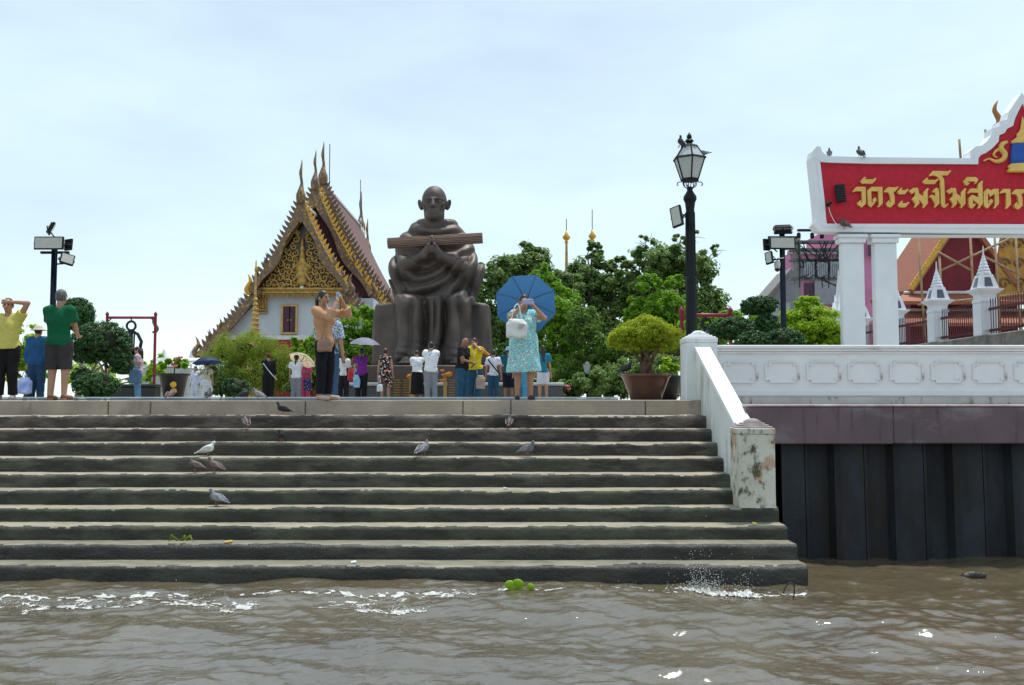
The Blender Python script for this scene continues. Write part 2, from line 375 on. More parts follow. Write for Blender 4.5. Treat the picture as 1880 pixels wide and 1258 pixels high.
for k in range(1, ND):
    D, z = SD[k], SZs[k]; rise = z - SZs[k + 1]
    x1 = 2.76 if k < 7 else 3.14
    X = np.concatenate([np.linspace(-32, -9.1, 60), np.arange(-9, x1, .045), [x1]])
    prof = np.array([(.44, 0), (.34, 0), (.24, 0), (.15, 0), (.085, -.001), (.045, -.005), (.02, -.014), (.006, -.03), (.0, -.05), (0, -.075), (.001, -.1), (.003, -.13), (.006, -rise - .06)])
    nrm = np.array([(0, 1)] * 5 + [(-.25, .97), (-.5, .85), (-.8, .6), (-1, .2), (-1, 0), (-1, 0), (-1, 0), (-1, 0)])
    XX = X[:, None] + 0 * prof[None, :, 0]; YY = D + prof[None, :, 0] + 0 * XX; ZZ = z + prof[None, :, 1] + 0 * XX
    wob = .011 * N3(XX * .9, YY, ZZ * 0, 20 + k) + .006 * N3(XX * 4.2, YY * 6, ZZ * 8, 40 + k) + .0065 * N3(XX * 13, YY * 15, ZZ * 17, 60 + k)
    chip = np.clip(N3(XX * 2.3, XX * 0, ZZ * 0, 80 + k) - .55, 0, 1) * .05 * np.array([0, 0, 0, .1, .3, .7, 1, 1, .9, .6, .3, .1, 0])[None]
    edge = np.array([.2, .3, .5, .7, 1, 1, 1, 1, 1, .9, .9, .9, .5])[None]
    amt = wob * edge - chip
    YY = YY + nrm[None, :, 0] * amt; ZZ = ZZ + nrm[None, :, 1] * amt
    a, b = XX.shape; ii = np.arange(a * b).reshape(a, b)
    F = np.stack([ii[:-1, :-1], ii[:-1, 1:], ii[1:, 1:], ii[1:, :-1]], -1)
    edgej = 4.6 + 1.3 * N3(X[:-1] * 1.7, 0, 0, 100 + k) + .8 * N3(X[:-1] * 7, 0, 0, 120 + k)
    MI = (np.arange(b - 1)[None, :] > edgej[:, None]).astype(int)
    V = np.stack([XX, YY, ZZ], -1).reshape(-1, 3); F = F.reshape(-1, 4); MI = MI.reshape(-1)
    if k >= 7:       # close the open right-hand end
        o = len(V); last = ii[-1]
        V = np.concatenate([V, [[x1, D + .44, z - rise - .06]]])
        F = np.concatenate([F, [[last[j], o, o, last[j + 1]] for j in range(b - 1)]]); MI = np.concatenate([MI, np.ones(b - 1, int)])
        tri = F[:, 1] == F[:, 2]
        F = F.astype(int)
        me = bpy.data.meshes.new('step'); me.from_pydata(V.tolist(), [], [tuple(dict.fromkeys(f)) for f in F.tolist()])
        for m in ((tread_mat(LVL[k]) if k < 11 else SUBM), riser_mat(LVL[k])): me.materials.append(m)
        me.polygons.foreach_set('material_index', MI.astype(np.int32)); me.polygons.foreach_set('use_smooth', [True] * len(F))
    else: me = npmesh('step', V, F, [tread_mat(LVL[k]), riser_mat(LVL[k])], True, MI)
    ob('step', me, stairs)
mcop = M('coping_concrete', (.40, .335, .265), (.30, .25, .20), scale=1.4, rough=.85, bump=.4, bscale=30, dirt=((.10, .085, .07), .56, .8, 1.6, (1, 1, .5)))
cj = [-2600, -1900, -1300, -800, -420, -60, 198, 276, 560, 850, 938, 1185, 1289]
for i in range(len(cj) - 1):
    xa, xb = PX(cj[i], 13.84) + .006, PX(cj[i + 1], 13.84) - .006
    h = random.uniform(-.004, .004)
    MB().box((xa, 13.845 + random.uniform(0, .008), SZs[1] - .03), (xb, 14.345, 0 + h), bev=.012).build('coping_block', mcop, stairs)
# backing under the coping so joints read dark
MB().box((-32, 13.87, -1.0), (2.75, 14.34, -.02)).build('joint_mortar', M('dark_mortar', (.06, .05, .045), rough=.9), stairs)

# low steel strip along the terrace edge
edge = thing('edge_strip', 'low blue-grey steel strip running along the terrace edge above the steps', 'edging', (0, 14.62, 0))
mst = M('blue_grey_steel', (.10, .15, .18), (.16, .2, .22), scale=3, rough=.5)
MB().box((-30, 0, 0), (PX(1135, 14.62), .05, .022), bev=.005).build('lower_bar', mst, edge)
MB().tube([(-30, .05, .036), (PX(1135, 14.62), .05, .036)], .011, 8).build('upper_bar', M('pale_steel', (.36, .42, .45), rough=.4), edge, True)

# ---------------------------------------------------------------- white stair parapet
mwhite = M('white_render', (.74, .76, .75), (.66, .69, .68), scale=1.5, rough=.8, bump=.15, bscale=40, dirt=((.34, .29, .22), .60, .82, 2.2, (1, 1, .25)))
mwhited = M('flaking_white_render', (.62, .61, .52), (.52, .51, .42), scale=2.0, rough=.85, bump=.5, bscale=26, dirt=((.50, .34, .23), .53, .57, 2.6, (1, 1, .7)), dirt2=((.09, .08, .05), .52, .64, 8.5, (1, 1, .8)))
mcap = M('weathered_cap', (.40, .35, .35), (.27, .22, .23), scale=5, rough=.85, bump=.4)
par = thing('stair_parapet', 'white stair parapet with square posts and sloping handrail at the right of the steps', 'parapet', (0, 0, 0))
def post(parent, xa, xb, ya, yb, z0, z1, mat, capmat, ch, top):
    p = MB().box((xa, ya, z0), (xb, yb, z1 - .07), bev=.012).box((xa - .006, ya - .006, z1 - .07), (xb + .006, yb + .006, z1), bev=.008).build('post', mat, parent)
    n = 4; cx, cy = (xa + xb) / 2, (ya + yb) / 2; wx, wy = (xb - xa) / 2, (yb - ya) / 2
    c = MB()
    for i in range(n):
        s0 = .93 - .17 * i; hz = ch / n
        c.box((cx - wx * s0, cy - wy * s0, z1 + i * hz + .001), (cx + wx * s0, cy + wy * s0, z1 + (i + 1) * hz), bev=.01)
    c.lathe([(wx * .40, 0), (wx * .36, top * .5), (wx * .2, top * .9), (.01, top)], (cx, cy, z1 + ch - .002), 16)
    c.build('cap', capmat, p)
post(par, 2.59, 3.067, 14.2, 14.66, -.02, .93, mwhite, mwhite, .09, .035)
post(par, 2.685, 3.117, 11.34, 11.78, SZs[7] - .04, -.335, mwhited, mcap, .085, .03)
rail = MB()
za, zb = .80, -.29
pts = [(14.25, -.3), (14.25, za), (11.7, zb), (11.7, -1.35), (13.0, -.9)]
rail.add([(2.74, y, z) for y, z in pts] + [(2.935, y, z) for y, z in pts], [(0, 1, 2, 3, 4), (9, 8, 7, 6, 5), (0, 5, 6, 1), (1, 6, 7, 2), (2, 7, 8, 3), (3, 8, 9, 4), (4, 9, 5, 0)])
rail.build('sloping_wall', M('stringer_render', (.70, .72, .71), (.6, .63, .6), scale=1.6, rough=.8, bump=.2, dirt=((.25, .19, .13), .52, .74, 1.3, (1, 1.4, .5))), par)
hr = MB(); dz = .012
hr.add([(2.725, 14.22, za - .05), (2.95, 14.22, za - .05), (2.95, 11.74, zb - .055), (2.725, 11.74, zb - .055), (2.725, 14.22, za + dz), (2.95, 14.22, za + dz), (2.95, 11.74, zb + dz), (2.725, 11.74, zb + dz)],
       [(0, 1, 2, 3), (7, 6, 5, 4), (4, 5, 1, 0), (5, 6, 2, 1), (6, 7, 3, 2), (7, 4, 0, 3)])
hr.build('handrail', M('sunlit_white_paint', (.8, .8, .79), (.76, .76, .75), rough=.7), par)

# ---------------------------------------------------------------- white balustrade on the quay
bal = thing('quay_balustrade', 'long white balustrade wall with notched panels along the quay', 'balustrade', (0, 14.42, 0))
mb_ = M('white_quay_render', (.72, .745, .745), (.65, .68, .69), scale=.9, rough=.8, bump=.15, dirt=((.42, .36, .29), .63, .85, 1.7, (1, 1, .35)))
X0, X1 = 3.07, 14.0
MB().box((X0, 0, .1), (X1, .24, .71)).build('wall', mb_, bal)
MB().box((X0, -.07, .775), (X1, .31, .83), bev=.012).box((X0, -.05, .735), (X1, .29, .774), bev=.01).box((X0, -.025, .70), (X1, .27, .734), bev=.008).build('coping', M('stained_coping', (.74, .75, .74), (.68, .69, .68), scale=1.2, rough=.8, dirt=((.36, .28, .21), .55, .78, 2.2, (.7, 1, 2.5))), bal)
MB().box((X0, -.03, .05), (X1, .27, .165), bev=.02).build('base_moulding', mb_, bal)
MB().box((X0, -.015, -.058), (X1, .26, .049)).build('plinth', M('flaking_plinth', (.55, .56, .53), (.45, .44, .41), scale=2, rough=.85, bump=.4, dirt=((.12, .10, .08), .55, .65, 3.2, (1.2, 1, .4))), bal)
mfr = M('panel_moulding', (.73, .75, .74), (.66, .67, .66), scale=2, rough=.8, dirt=((.22, .17, .13), .58, .74, 3.0, (1, 1, 1)))
px = 1329; i = 0; fme = None
while px < 2500:
    xa = PX(px, 14.42); wd = SZ(62.5, 14.42); z0, z1, q, t = .262, .592, .065, .026
    if fme is None:
        def notch(a): return [(q + a, a), (wd - q - a, a), (wd - q - a, q + a - .02), (wd - a, q + a - .02), (wd - a, z1 - z0 - q - a + .02), (wd - q - a, z1 - z0 - q - a + .02), (wd - q - a, z1 - z0 - a), (q + a, z1 - z0 - a), (q + a, z1 - z0 - q - a + .02), (a, z1 - z0 - q - a + .02), (a, q + a - .02), (q + a, q + a - .02)]
        A, B = notch(0), notch(t); n = 12
        vs = [(x, 0, z) for x, z in A] + [(x, -.028, z) for x, z in A] + [(x, -.02, z) for x, z in B] + [(x, 0, z) for x, z in B]
        fs = [(r * n + j, r * n + (j + 1) % n, (r + 1) * n + (j + 1) % n, (r + 1) * n + j) for r in range(3) for j in range(n)]
        fme = MB().add(vs, fs).mesh('panel_frame', mfr)
    ob('panel_frame', fme, bal, (xa, 0, z0)); px += 76.2; i += 1

# ---------------------------------------------------------------- quay beam and steel sheet piles
beam = thing('quay_beam', 'heavy purple-brown concrete beam under the white balustrade', 'beam', (0, 12.0, 0))
mbm = M('purple_brown_paint', (.165, .105, .118), (.125, .085, .096), scale=1.1, rough=.75, bump=.25, bscale=20, dirt=((.27, .245, .27), .50, .72, .9, (.7, 1, 1.6)), dirt2=((.06, .042, .042), .56, .72, 2.6, (2.5, 1, .3)))
MB().box((2.94, 0, -.55), (4.785, 2.6, -.085), bev=.012).build('beam_section', mbm, beam)
MB().box((4.79, .012, -.545), (16, 2.6, -.085), bev=.012).build('beam_section', mbm, beam)
lip = M('pink_mortar_lip', (.40, .31, .30), (.27, .2, .2), scale=3, rough=.9, bump=.6, dirt=((.5, .47, .44), .5, .7, 2.5, (1, 1, 2)))
MB().box((2.94, -.012, -.0845), (4.787, 2.4, -.06), bev=.008).box((4.789, .0, -.0845), (16, 2.4, -.062), bev=.008).build('mortar_lip', lip, beam)
mpile = M('rusted_pile_steel', (.019, .020, .023), (.038, .043, .052), scale=1.6, stretch=(1, 1, .35), rough=.7, spec=.2, bump=.5, bscale=18, dirt=((.034, .024, .016), .50, .68, 1.6, (2.2, 1, .25)), dirt2=((.026, .028, .018), .57, .75, 2.0, (1, 1, .6)))
piles = thing('sheet_pile_wall', 'dark corrugated steel sheet piles standing in the river under the beam', 'pile wall', (0, 12.2, 0))
per = .755
for i in range(-1, 14):
    x = PX(1541, 12.2) + per * (i - 1.0)
    if x < 2.9: continue
    # one U-shaped pan: front flat, slanted web, rear flat, web, with an interlock bead
    c = [(0, 0), (.285, 0), (.335, .07), (.345, .16), (.635, .16), (.66, .10), (.70, .02), (.7545, .0)]
    t = MB(); n = len(c); zt, zb = -.5, -2.9
    vs = [(x + a, b, zt) for a, b in c] + [(x + a, b - .06, zb) for a, b in c] + [(x + a, b + .03, zt) for a, b in c] + [(x + a, b - .03, zb) for a, b in c]
    fs = [(j, n + j, n + j + 1, j + 1) for j in range(n - 1)] + [(2 * n + j, 2 * n + j + 1, 3 * n + j + 1, 3 * n + j) for j in range(n - 1)]
    fs += [(0, 2 * n, 3 * n, n), (n - 1, 2 * n - 1, 4 * n - 1, 3 * n - 1)] + [(j, j + 1, 2 * n + j + 1, 2 * n + j) for j in range(n - 1)]
    t.add(vs, fs)
    t.tube([(x + .315, .015, zt), (x + .315, -.045, zb)], .02, 6).tube([(x + .69, .03, zt), (x + .69, -.03, zb)], .018, 6)
    t.build('sheet_pile', mpile, piles)
MB().box((2.94, .45, -3), (16, .6, -.5)).build('backing_soil', M('dark_soil', (.01, .01, .01), rough=1), piles)
# ================================================================ temple hall with tiered gables
mgold = M('gilded_stucco', (.56, .35, .09), (.34, .20, .06), scale=6, rough=.45, metal=.35, bump=.4, bscale=30)
mgoldb = M('bright_gold_leaf', (.75, .42, .035), (.55, .28, .02), scale=4, rough=.4, metal=.25)
mdark = M('dark_mosaic_gilt', (.13, .095, .08), (.24, .15, .07), scale=7, rough=.55, metal=.2, bump=.5, bscale=24, dirt=((.52, .30, .06), .55, .63, 6, (1, 1, 1)))  # dark mosaic colour, also worn by leaf finials painted as shaded
mmar = M('maroon_soffit', (.075, .018, .032), (.055, .015, .028), rough=.7)
mtile = M('brown_roof_tiles', (.17, .072, .052), (.115, .052, .042), scale=3, rough=.6, bump=.6, bscale=14, stretch=(1, 2, 1))
mhall = M('pale_limewash', (.58, .61, .66), (.50, .53, .59), scale=.7, rough=.85, dirt=((.36, .37, .40), .58, .85, 1.4, (1, 1, .4)))
mwp = M('white_ridge_mortar', (.75, .76, .76), rough=.75)
HX, HD = PX(547, 45), 45.0
hall = thing('temple_hall', 'temple hall with steep tiered brown roofs, gilded gable and pale walls behind the statue', 'temple', (HX, HD, 0))
def spl(ctrl, n):
    """smooth path through control points (Catmull-Rom)"""
    c = [np.array(p, float) for p in ctrl]; c = [2 * c[0] - c[1]] + c + [2 * c[-1] - c[-2]]; out = []
    m = len(c) - 3
    for i in range(n + 1):
        t = i / n * m; k = min(int(t), m - 1); u = t - k; p0, p1, p2, p3 = c[k:k + 4]
        out.append(.5 * ((2 * p1) + (-p0 + p2) * u + (2 * p0 - 5 * p1 + 4 * p2 - p3) * u * u + (-p0 + 3 * p1 - 3 * p2 + p3) * u ** 3))
    return out
tooth = MB()
tooth.add([(-.07, -.03, 0), (.07, -.03, 0), (.10, -.03, .16), (.05, -.02, .30), (.0, -.01, .42), (-.05, -.02, .30), (-.08, -.03, .16),
           (-.07, .03, 0), (.07, .03, 0), (.10, .03, .16), (.05, .02, .30), (.0, .01, .42), (-.05, .02, .30), (-.08, .03, .16)],
          [tuple(range(7)), tuple(range(13, 6, -1))] + [(j, 7 + j, 7 + (j + 1) % 7, (j + 1) % 7) for j in range(7)])
tooth_me = tooth.mesh('leaf_finial', mdark)
def chofa(parent, x, y, z, h, mat=None):
    pts = [(0, 0, -.15), (0, -.03, .05 * h), (.0, -.06, .15 * h), (0, -.04, .28 * h), (.02, .02, .42 * h), (.0, -.06, .56 * h), (-.015, -.1, .66 * h), (.0, -.05, .8 * h), (.01, .02, .92 * h), (.0, .04, h)]
    rr = [.2, .24, .23, .13, .07, .065, .085, .055, .03, .01]
    k = h / 2.05
    MB().tube([(x + a, y + b, z + c) for a, b, c in spl(pts, 22)], [max(.012, float(np.interp(i / 22, np.linspace(0, 1, 10), rr))) * k for i in range(23)], 10).build('ridge_finial', mat or mdark, parent, True)
def hook(parent, x, y, z, h, sx, mat):
    pts = [(0, 0), (.16, .02), (.24, .2), (.14, .42), (.05, .6), (.1, .82), (.2, 1.0)]
    p = spl(pts, 18); r = [.05, .11, .13, .11, .09, .055, .012]
    MB().tube([(x + sx * a * h, y, z + b * h) for a, b in p], [float(np.interp(i / 18, np.linspace(0, 1, 7), r)) * h for i in range(19)], 8).build('naga_hook', mat, parent, True)
def gable(y0, y1, apex, prof, chf=2.0, teeth_mat=(None, None), hooks=True, wav=True, front=True):
    """one roof tier: prof = [(halfwidth, drop)] from the ridge down; front verge at y0"""
    path = spl(prof, 16)
    t = MB(); n = len(path)
    for s in (-1, 1):
        o = [(s * a, apex - b) for a, b in path]
        vs = [(x, y, z) for y in (y0 + .12, y1) for x, z in o] + [(x, y, z - .16) for y in (y0 + .12, y1) for x, z in o]
        fs = []
        for j in range(n - 1):
            q = (j, j + 1, n + j + 1, n + j); fs.append(q if s < 0 else q[::-1])
            q = (2 * n + j, 3 * n + j, 3 * n + j + 1, 2 * n + j + 1); fs.append(q if s < 0 else q[::-1])
            fs.append((j, 2 * n + j, 2 * n + j + 1, j + 1)); fs.append((n + j, n + j + 1, 3 * n + j + 1, 3 * n + j))
        fs.append((n - 1, 3 * n - 1, 4 * n - 1, 2 * n - 1))
        t.add(vs, fs)
    roof = t.build('roof', mtile, hall)
    MB().box((-.09, y0 + .2, apex - .02), (.09, y1, apex + .14), bev=.03).build('ridge_cap', mwp, roof)
    # white mortar line behind the verge
    for s in (-1, 1):
        MB().tube([(s * (a + .03), y0 + .42, apex - b + .05) for a, b in path], .055, 6).build('verge_mortar', mwp, roof)
        vb = MB()
        # bargeboard: wavy naga body following the verge
        L = np.cumsum([0] + [math.hypot(path[j + 1][0] - path[j][0], path[j + 1][1] - path[j][1]) for j in range(n - 1)])
        up, dn = [], []
        for j in range(n):
            a, b = path[j]; q0 = path[max(j - 1, 0)]; q1 = path[min(j + 1, n - 1)]
            tx, tz = q1[0] - q0[0], -(q1[1] - q0[1]); l_ = math.hypot(tx, tz); nx, nz = -tz / l_, tx / l_
            wv = (.10 * math.sin(L[j] / L[-1] * 12.5) if wav else 0) * min(1, L[j] / 1.2)
            up.append((s * (a + nx * .10), apex - b + nz * .10)); dn.append((s * (a - nx * (.24 + wv)), apex - b - nz * (.24 + wv)))
        vs = [(x, y0, z) for x, z in up] + [(x, y0, z) for x, z in dn] + [(x, y0 + .16, z) for x, z in up] + [(x, y0 + .16, z) for x, z in dn]
        fs = []
        for j in range(n - 1):
            for q in ((j, j + 1, n + j + 1, n + j), (2 * n + j, 3 * n + j, 3 * n + j + 1, 2 * n + j + 1), (j, 2 * n + j, 2 * n + j + 1, j + 1), (n + j, n + j + 1, 3 * n + j + 1, 3 * n + j)): fs.append(q[::-1] if s > 0 else q)
        fs.append((n - 1, 2 * n - 1, 4 * n - 1, 3 * n - 1))
        vb.add(vs, fs)
        bb = vb.build('bargeboard', mdark, hall)
        cnt = int(L[-1] / .245)
        for i in range(1, cnt):
            d = L[-1] * i / cnt; j = min(int(np.searchsorted(L, d)), n - 1); f = (d - L[j - 1]) / max(L[j] - L[j - 1], 1e-6)
            a = path[j - 1][0] * (1 - f) + path[j][0] * f; b = path[j - 1][1] * (1 - f) + path[j][1] * f
            tx, tz = path[j][0] - path[j - 1][0], -(path[j][1] - path[j - 1][1]); ang = math.atan2(-tz, tx)
            o = ob('leaf_finial', tooth_me, bb, (s * (a + .02), y0 + .08, apex - b + .04), (0, s * (ang * .62), 0), mat=(teeth_mat[0] if s < 0 else teeth_mat[1]) or mdark)  # left and right finial colours carry the verge's shade and sun
        if hooks:
            a, b = path[-1]; hook(bb, s * (a - .05), y0 + .06, apex - b - .1, .95, s, mgoldb if s < 0 and y0 < .1 and apex > 8 else mdark)
            for f in (.62, .8):
                j = int(f * (n - 1)); a, b = path[j]; hook(bb, s * (a + .08), y0 + .04, apex - b, .55, s, mdark)
    if apex > 7: MB().prism([(-.34, apex - .5), (0, apex - 1.0), (.34, apex - .5), (0, apex + .22)], y0 - .012, y0 + .17).build('apex_boss', mdark, hall)
    if chf and front: chofa(hall, 0, y0 + .08, apex + .1, chf)
UP = lambda w, h: [(0, 0), (.26 * w, .33 * h), (.56 * w, .64 * h), (.8 * w, .845 * h), (w, h)]
gable(0, 3.6, PZ(372, 45), UP(2.35, 4.25), 2.0, (None, mgoldb))  # right finials painted gold as if sunlit, left kept dark as if shaded
SK = lambda x0, x1, h: [(x0, 0), (x0 + (x1 - x0) * .35, .40 * h), (x0 + (x1 - x0) * .68, .72 * h), (x1, h)]
gable(.25, 3.6, 5.35, SK(2.05, 4.85, 3.15), 0, wav=False)
gable(3.2, 5.6, PZ(347, 48.2), UP(3.0, 5.4), 1.95, (None, mgoldb))  # sunlit right and shaded left again put into the finial colours
gable(3.4, 5.6, 5.9, SK(2.7, 5.3, 3.2), 0, (None, mgoldb), wav=False)  # skirt finials coloured likewise for the sun side and shade side
gable(5.2, 18.2, PZ(337, 50.2), UP(3.55, 6.4), 2.2, (None, mdark))
gable(5.4, 18.2, 5.6, SK(3.2, 5.9, 3.2), 0, wav=False)
gable(18.1, 21.0, 10.6, UP(3.0, 5.4), 0, hooks=False)
chofa(hall, 0, 18.0, 11.3, 2.7); chofa(hall, 0, 20.9, 10.4, 2.3)
# maroon gable infill behind the upper tiers
for (yy, ap, w_, h_) in ((3.5, PZ(347, 48.2), 3.0, 5.4), (5.5, PZ(337, 50.2), 3.55, 6.4)):
    p = UP(w_, h_); pts = [(-a + .05 if a else 0, ap - b - .12) for a, b in p][::-1] + [(a - .05, ap - b - .12) for a, b in p[1:]]
    MB().prism([(x, z) for x, z in pts], yy, yy + .1).build('gable_infill', mmar, hall)
# walls
MB().box((-3.7, .95, 0), (3.7, 20.5, 3.2)).prism([(-2.3, 3.2), (2.3, 3.2), (2.3, 5.3), (-2.3, 5.3)], .95, 1.4).prism([(-3.7, 3.19), (-2.3, 3.19), (-2.3, 4.75)], .951, 1.4).prism([(2.3, 3.19), (3.7, 3.19), (2.3, 4.75)], .951, 1.4).box((-3.3, 1.4, 3.2), (3.3, 20.4, 5.0)).build('wall', mhall, hall)
MB().box((-3.75, .86, PZ(624, 45.9)), (3.75, .96, PZ(616, 45.9)), bev=.02).build('wall_moulding', mwp, hall)
MB().box((-3.72, .9, 0), (3.72, .945, PZ(624, 45.9) - .01)).build('red_dado', M('red_dado', (.30, .04, .03), rough=.7), hall)
# cornice and pilaster capitals
cor = MB()
for i, (za, zb, dy) in enumerate(((5.42, 5.30, .16), (5.295, 5.22, .10), (5.215, 5.13, .2), (5.125, 5.07, .14))): cor.box((-2.2, .62 - dy, zb), (2.2, .95, za), bev=.015)
co = cor.build('cornice', mgold, hall)
for i in range(60): MB().ball((-2.15 + i * .073, .5, 5.0), (.04, .06, .075), 6, 4).build('lotus_bead', mgold, co) if i % 2 == 0 else None
for s in (-1, 1):
    xa = s * 1.95
    c = MB()
    for i in range(5): c.box((xa - .2 + i * .082, .74, 4.42), (xa - .2 + i * .082 + .06, .94, 5.0), bev=.015)
    c.box((xa - .24, .70, 4.32), (xa + .24, .94, 4.40), bev=.02).box((xa - .22, .73, 4.2), (xa + .22, .94, 4.28), bev=.02)
    c.build('pilaster_capital', mgold, hall)
# pediment: dark glass ground with gilded scrollwork
pz0, pz1 = 5.45, 8.55
MB().prism([(-2.0, pz0), (2.0, pz0), (0, pz1)], .62, .9).build('pediment_ground', M('dark_glass_mosaic', (.075, .06, .04), (.05, .05, .05), scale=20, rough=.3), hall)
fr = MB()
for s in (-1, 1): fr.tube([(s * 2.15, .5, pz0 - .02), (0, .5, pz1 + .25)], .10, 4)
fr.build('pediment_frame', M('ochre_timber', (.30, .18, .06), rough=.6), hall)
sc = MB(); r = random.Random(5)
def spiral(cx, cz, rad, turns, sx, th0, tk):
    pts = []; N = 20
    for i in range(N + 1):
        t = i / N; rr = rad * (1 - .86 * t); a = th0 + sx * turns * 6.283 * t
        pts.append((cx + rr * math.cos(a), .56 - .05 * t, cz + rr * math.sin(a)))
    sc.tube(pts, [tk * (1 - .6 * i / N) + .008 for i in range(N + 1)], 6)
    for q in (4, 8, 12):
        p = pts[q]; a = r.uniform(0, 6.28); sc.ball((p[0] + .05 * math.cos(a), .54, p[2] + .05 * math.sin(a)), (.05, .03, .035), 6, 4)
for row in range(9):
    z = pz0 + .17 + row * .30; half = 2.0 * (1 - (z - pz0) / (pz1 - pz0)) - .1
    k = max(1, int(half / .33))
    for i in range(k):
        x = .2 + (half - .2) * (i + .5) / k; rad = min(.19, half / k * .52)
        for s in (-1, 1): spiral(s * x, z + .05 * math.sin(i * 2.1 + row), rad, 1.3, s * (1 if (i + row) % 2 else -1), 1.57 + .6 * i, .046)
for i in range(26):      # leaf flames along the base
    x = -1.85 + i * .148; sc.ball((x, .55, pz0 + .09), (.05, .04, .1), 6, 4)
o = sc.build('gilded_scrollwork', mgold, hall, True); o['kind'] = 'stuff'
fg = SDF((-.5, .2, pz0), (.5, .75, pz1 - .3), .025)
for (x, z, a, b) in ((0, 5.72, .26, .22), (0, 6.0, .18, .2), (0, 6.3, .3, .2), (0, 6.62, .2, .26), (0, 6.95, .14, .2), (0, 7.25, .12, .22), (0, 7.6, .07, .25)): fg.ell((x, .5, z), (a, .14, b), .06)
for s in (-1, 1): fg.cone((s * .15, .48, 6.6), (s * .42, .46, 6.35), .07, .05, .04); fg.cone((s * .42, .46, 6.35), (s * .34, .44, 6.75), .05, .03, .04); fg.cone((s * .15, .48, 6.1), (s * .4, .48, 5.75), .09, .05, .05)
fg.build('gilded_figure', mgold, hall)
# shuttered window
wx0, wx1, wz0, wz1 = -1.07, -.27, 3.19, 4.64
fr = MB()
for (a, b, c, d) in ((wx0, wz0, wx0 + .1, wz1), (wx1 - .1, wz0, wx1, wz1), (wx0 + .1, wz1 - .1, wx1 - .1, wz1), (wx0 + .1, wz0, wx1 - .1, wz0 + .1)): fr.box((a, .84, b), (c, .95, d), bev=.012)
wf = fr.build('window', M('pale_gold_frame', (.62, .40, .14), rough=.5), hall)
for s in (0, 1):
    xa = wx0 + .105 + s * .305
    sh = MB().box((xa, .90, wz0 + .105), (xa + .28, .93, wz1 - .105)).build('shutter', M('plum_shutter', (.085, .022, .05), (.07, .02, .045), rough=.5), wf)
    MB().box((wx0 + .387, .875, wz0 + .1), (wx0 + .413, .91, wz1 - .1)).ball((xa + (.22 if s == 0 else .06), .89, 3.88), (.035, .03, .04), 8, 6).build('shutter_fitting', mgoldb, wf)
for (x, ya, yb, D, nm) in ((600, 265, 352, 50.6, 0), (658, 330, 410, 61.5, 0)):
    MB().tube([(PX(x, D) - HX, D - HD, PZ(yb, D) - .4), (PX(x, D) - HX, D - HD, PZ(ya, D))], .028, 6).build('lightning_rod', M('dull_steel', (.16, .19, .22), rough=.4, metal=.5), hall)
MB().lathe([(.3, 0), (.34, .25), (.2, .6), (.1, .95), (.04, 1.25)], (0, 17.8, PZ(436, 63.1)), 14).build('ridge_urn', mwp, hall, True)

# slender gilded spire standing in front of the hall
sp = thing('gilded_spire', 'slender gilded spire with stacked rings standing left of the shuttered window', 'spire', P(466, 736, 43.2))
prof = [(.42, 0), (.42, .5), (.34, .6), (.34, 1.6), (.38, 1.7), (.3, 1.85), (.3, 2.6), (.26, 2.75)]
z = 2.75
for i in range(9): r_ = .235 - .0185 * i; prof += [(r_, z), (r_ + .03, z + .06), (r_ - .02, z + .14), (r_ - .05, z + .22)]; z += .225
prof += [(.06, z), (.05, z + .6), (.04, z + 1.1)]
z += 1.1
MB().lathe(prof, (0, 0, 0), 8).build('shaft', M('spire_gilding', (.60, .40, .13), (.42, .25, .08), scale=5, rough=.45, metal=.25), sp)
MB().lathe([(.05, 0), (.075, .1), (.04, .25), (.025, .5), (.008, PZ(476, 43.2) - z)], (0, 0, z), 10).build('tip', mgoldb, sp, True)

# ================================================================ seated monk statue
SDD = 33.0; SX = PX(797, SDD)
st = thing('monk_statue', 'giant dark bronze statue of a seated robed monk holding a long scripture bundle', 'statue', (SX, SDD, 0))
def BRONZE():
    m, n, l, b, o = _new('aged_bronze')
    co = n.new('ShaderNodeTexCoord').outputs['Object']
    col = _mix(n, l, _ramp(n, l, _noise(n, l, co, 1.1, 6), .35, .68), (.072, .058, .051), (.14, .108, .091))
    col = _mix(n, l, _ramp(n, l, _noise(n, l, co, .6, 4, (1, 1, .4)), .56, .7), col, (.035, .037, .042))
    l.new(col, b.inputs['Base Color']); b.inputs['Metallic'].default_value = .35
    l.new(_ramp(n, l, _noise(n, l, co, 2, 5), -.9, 1.5), b.inputs['Roughness'])
    bp = n.new('ShaderNodeBump'); bp.inputs['Strength'].default_value = .3; bp.inputs['Distance'].default_value = .03
    l.new(_noise(n, l, co, 7, 6), bp.inputs['Height']); l.new(bp.outputs[0], b.inputs['Normal'])
    return m
mbr = BRONZE(); h = .032
# robe (cloak, lap cloth, skirt) -- one draped surface with modelled folds
rb = SDF((-1.95, -2.3, 1.15), (1.95, 1.1, 6.5), .027)
rb.ell((0, .02, 4.62), (1.30, .82, 1.30), .2).ell((0, .04, 5.52), (1.16, .62, .55), .3).ell((0, -.14, 3.95), (1.12, .82, .75), .25)
rb.ell((0, .0, 5.95), (.70, .56, .32), .25).cone((-.5, .12, 5.98), (.5, .12, 6.02), .26, k=.3)
for s, ex in ((-1, 1.12), (1, 1.22)):
    rb.cone((s * .84, 0, 5.35), (s * ex, -.32, 4.4), .40, .44, .3)            # upper arm under the cloak
    rb.cone((s * ex, -.35, 4.42), (s * .72, -.88, 4.66), .40, .27, .2)         # forearm sleeve
    rb.cone((s * (ex + .08), -.12, 4.4), (s * (ex - .02), -.35, 3.5), .40, .22, .25)  # hanging fall of cloak
rb.cone((1.2, -.5, 4.35), (1.38, -.45, 3.95), .24, .1, .15)
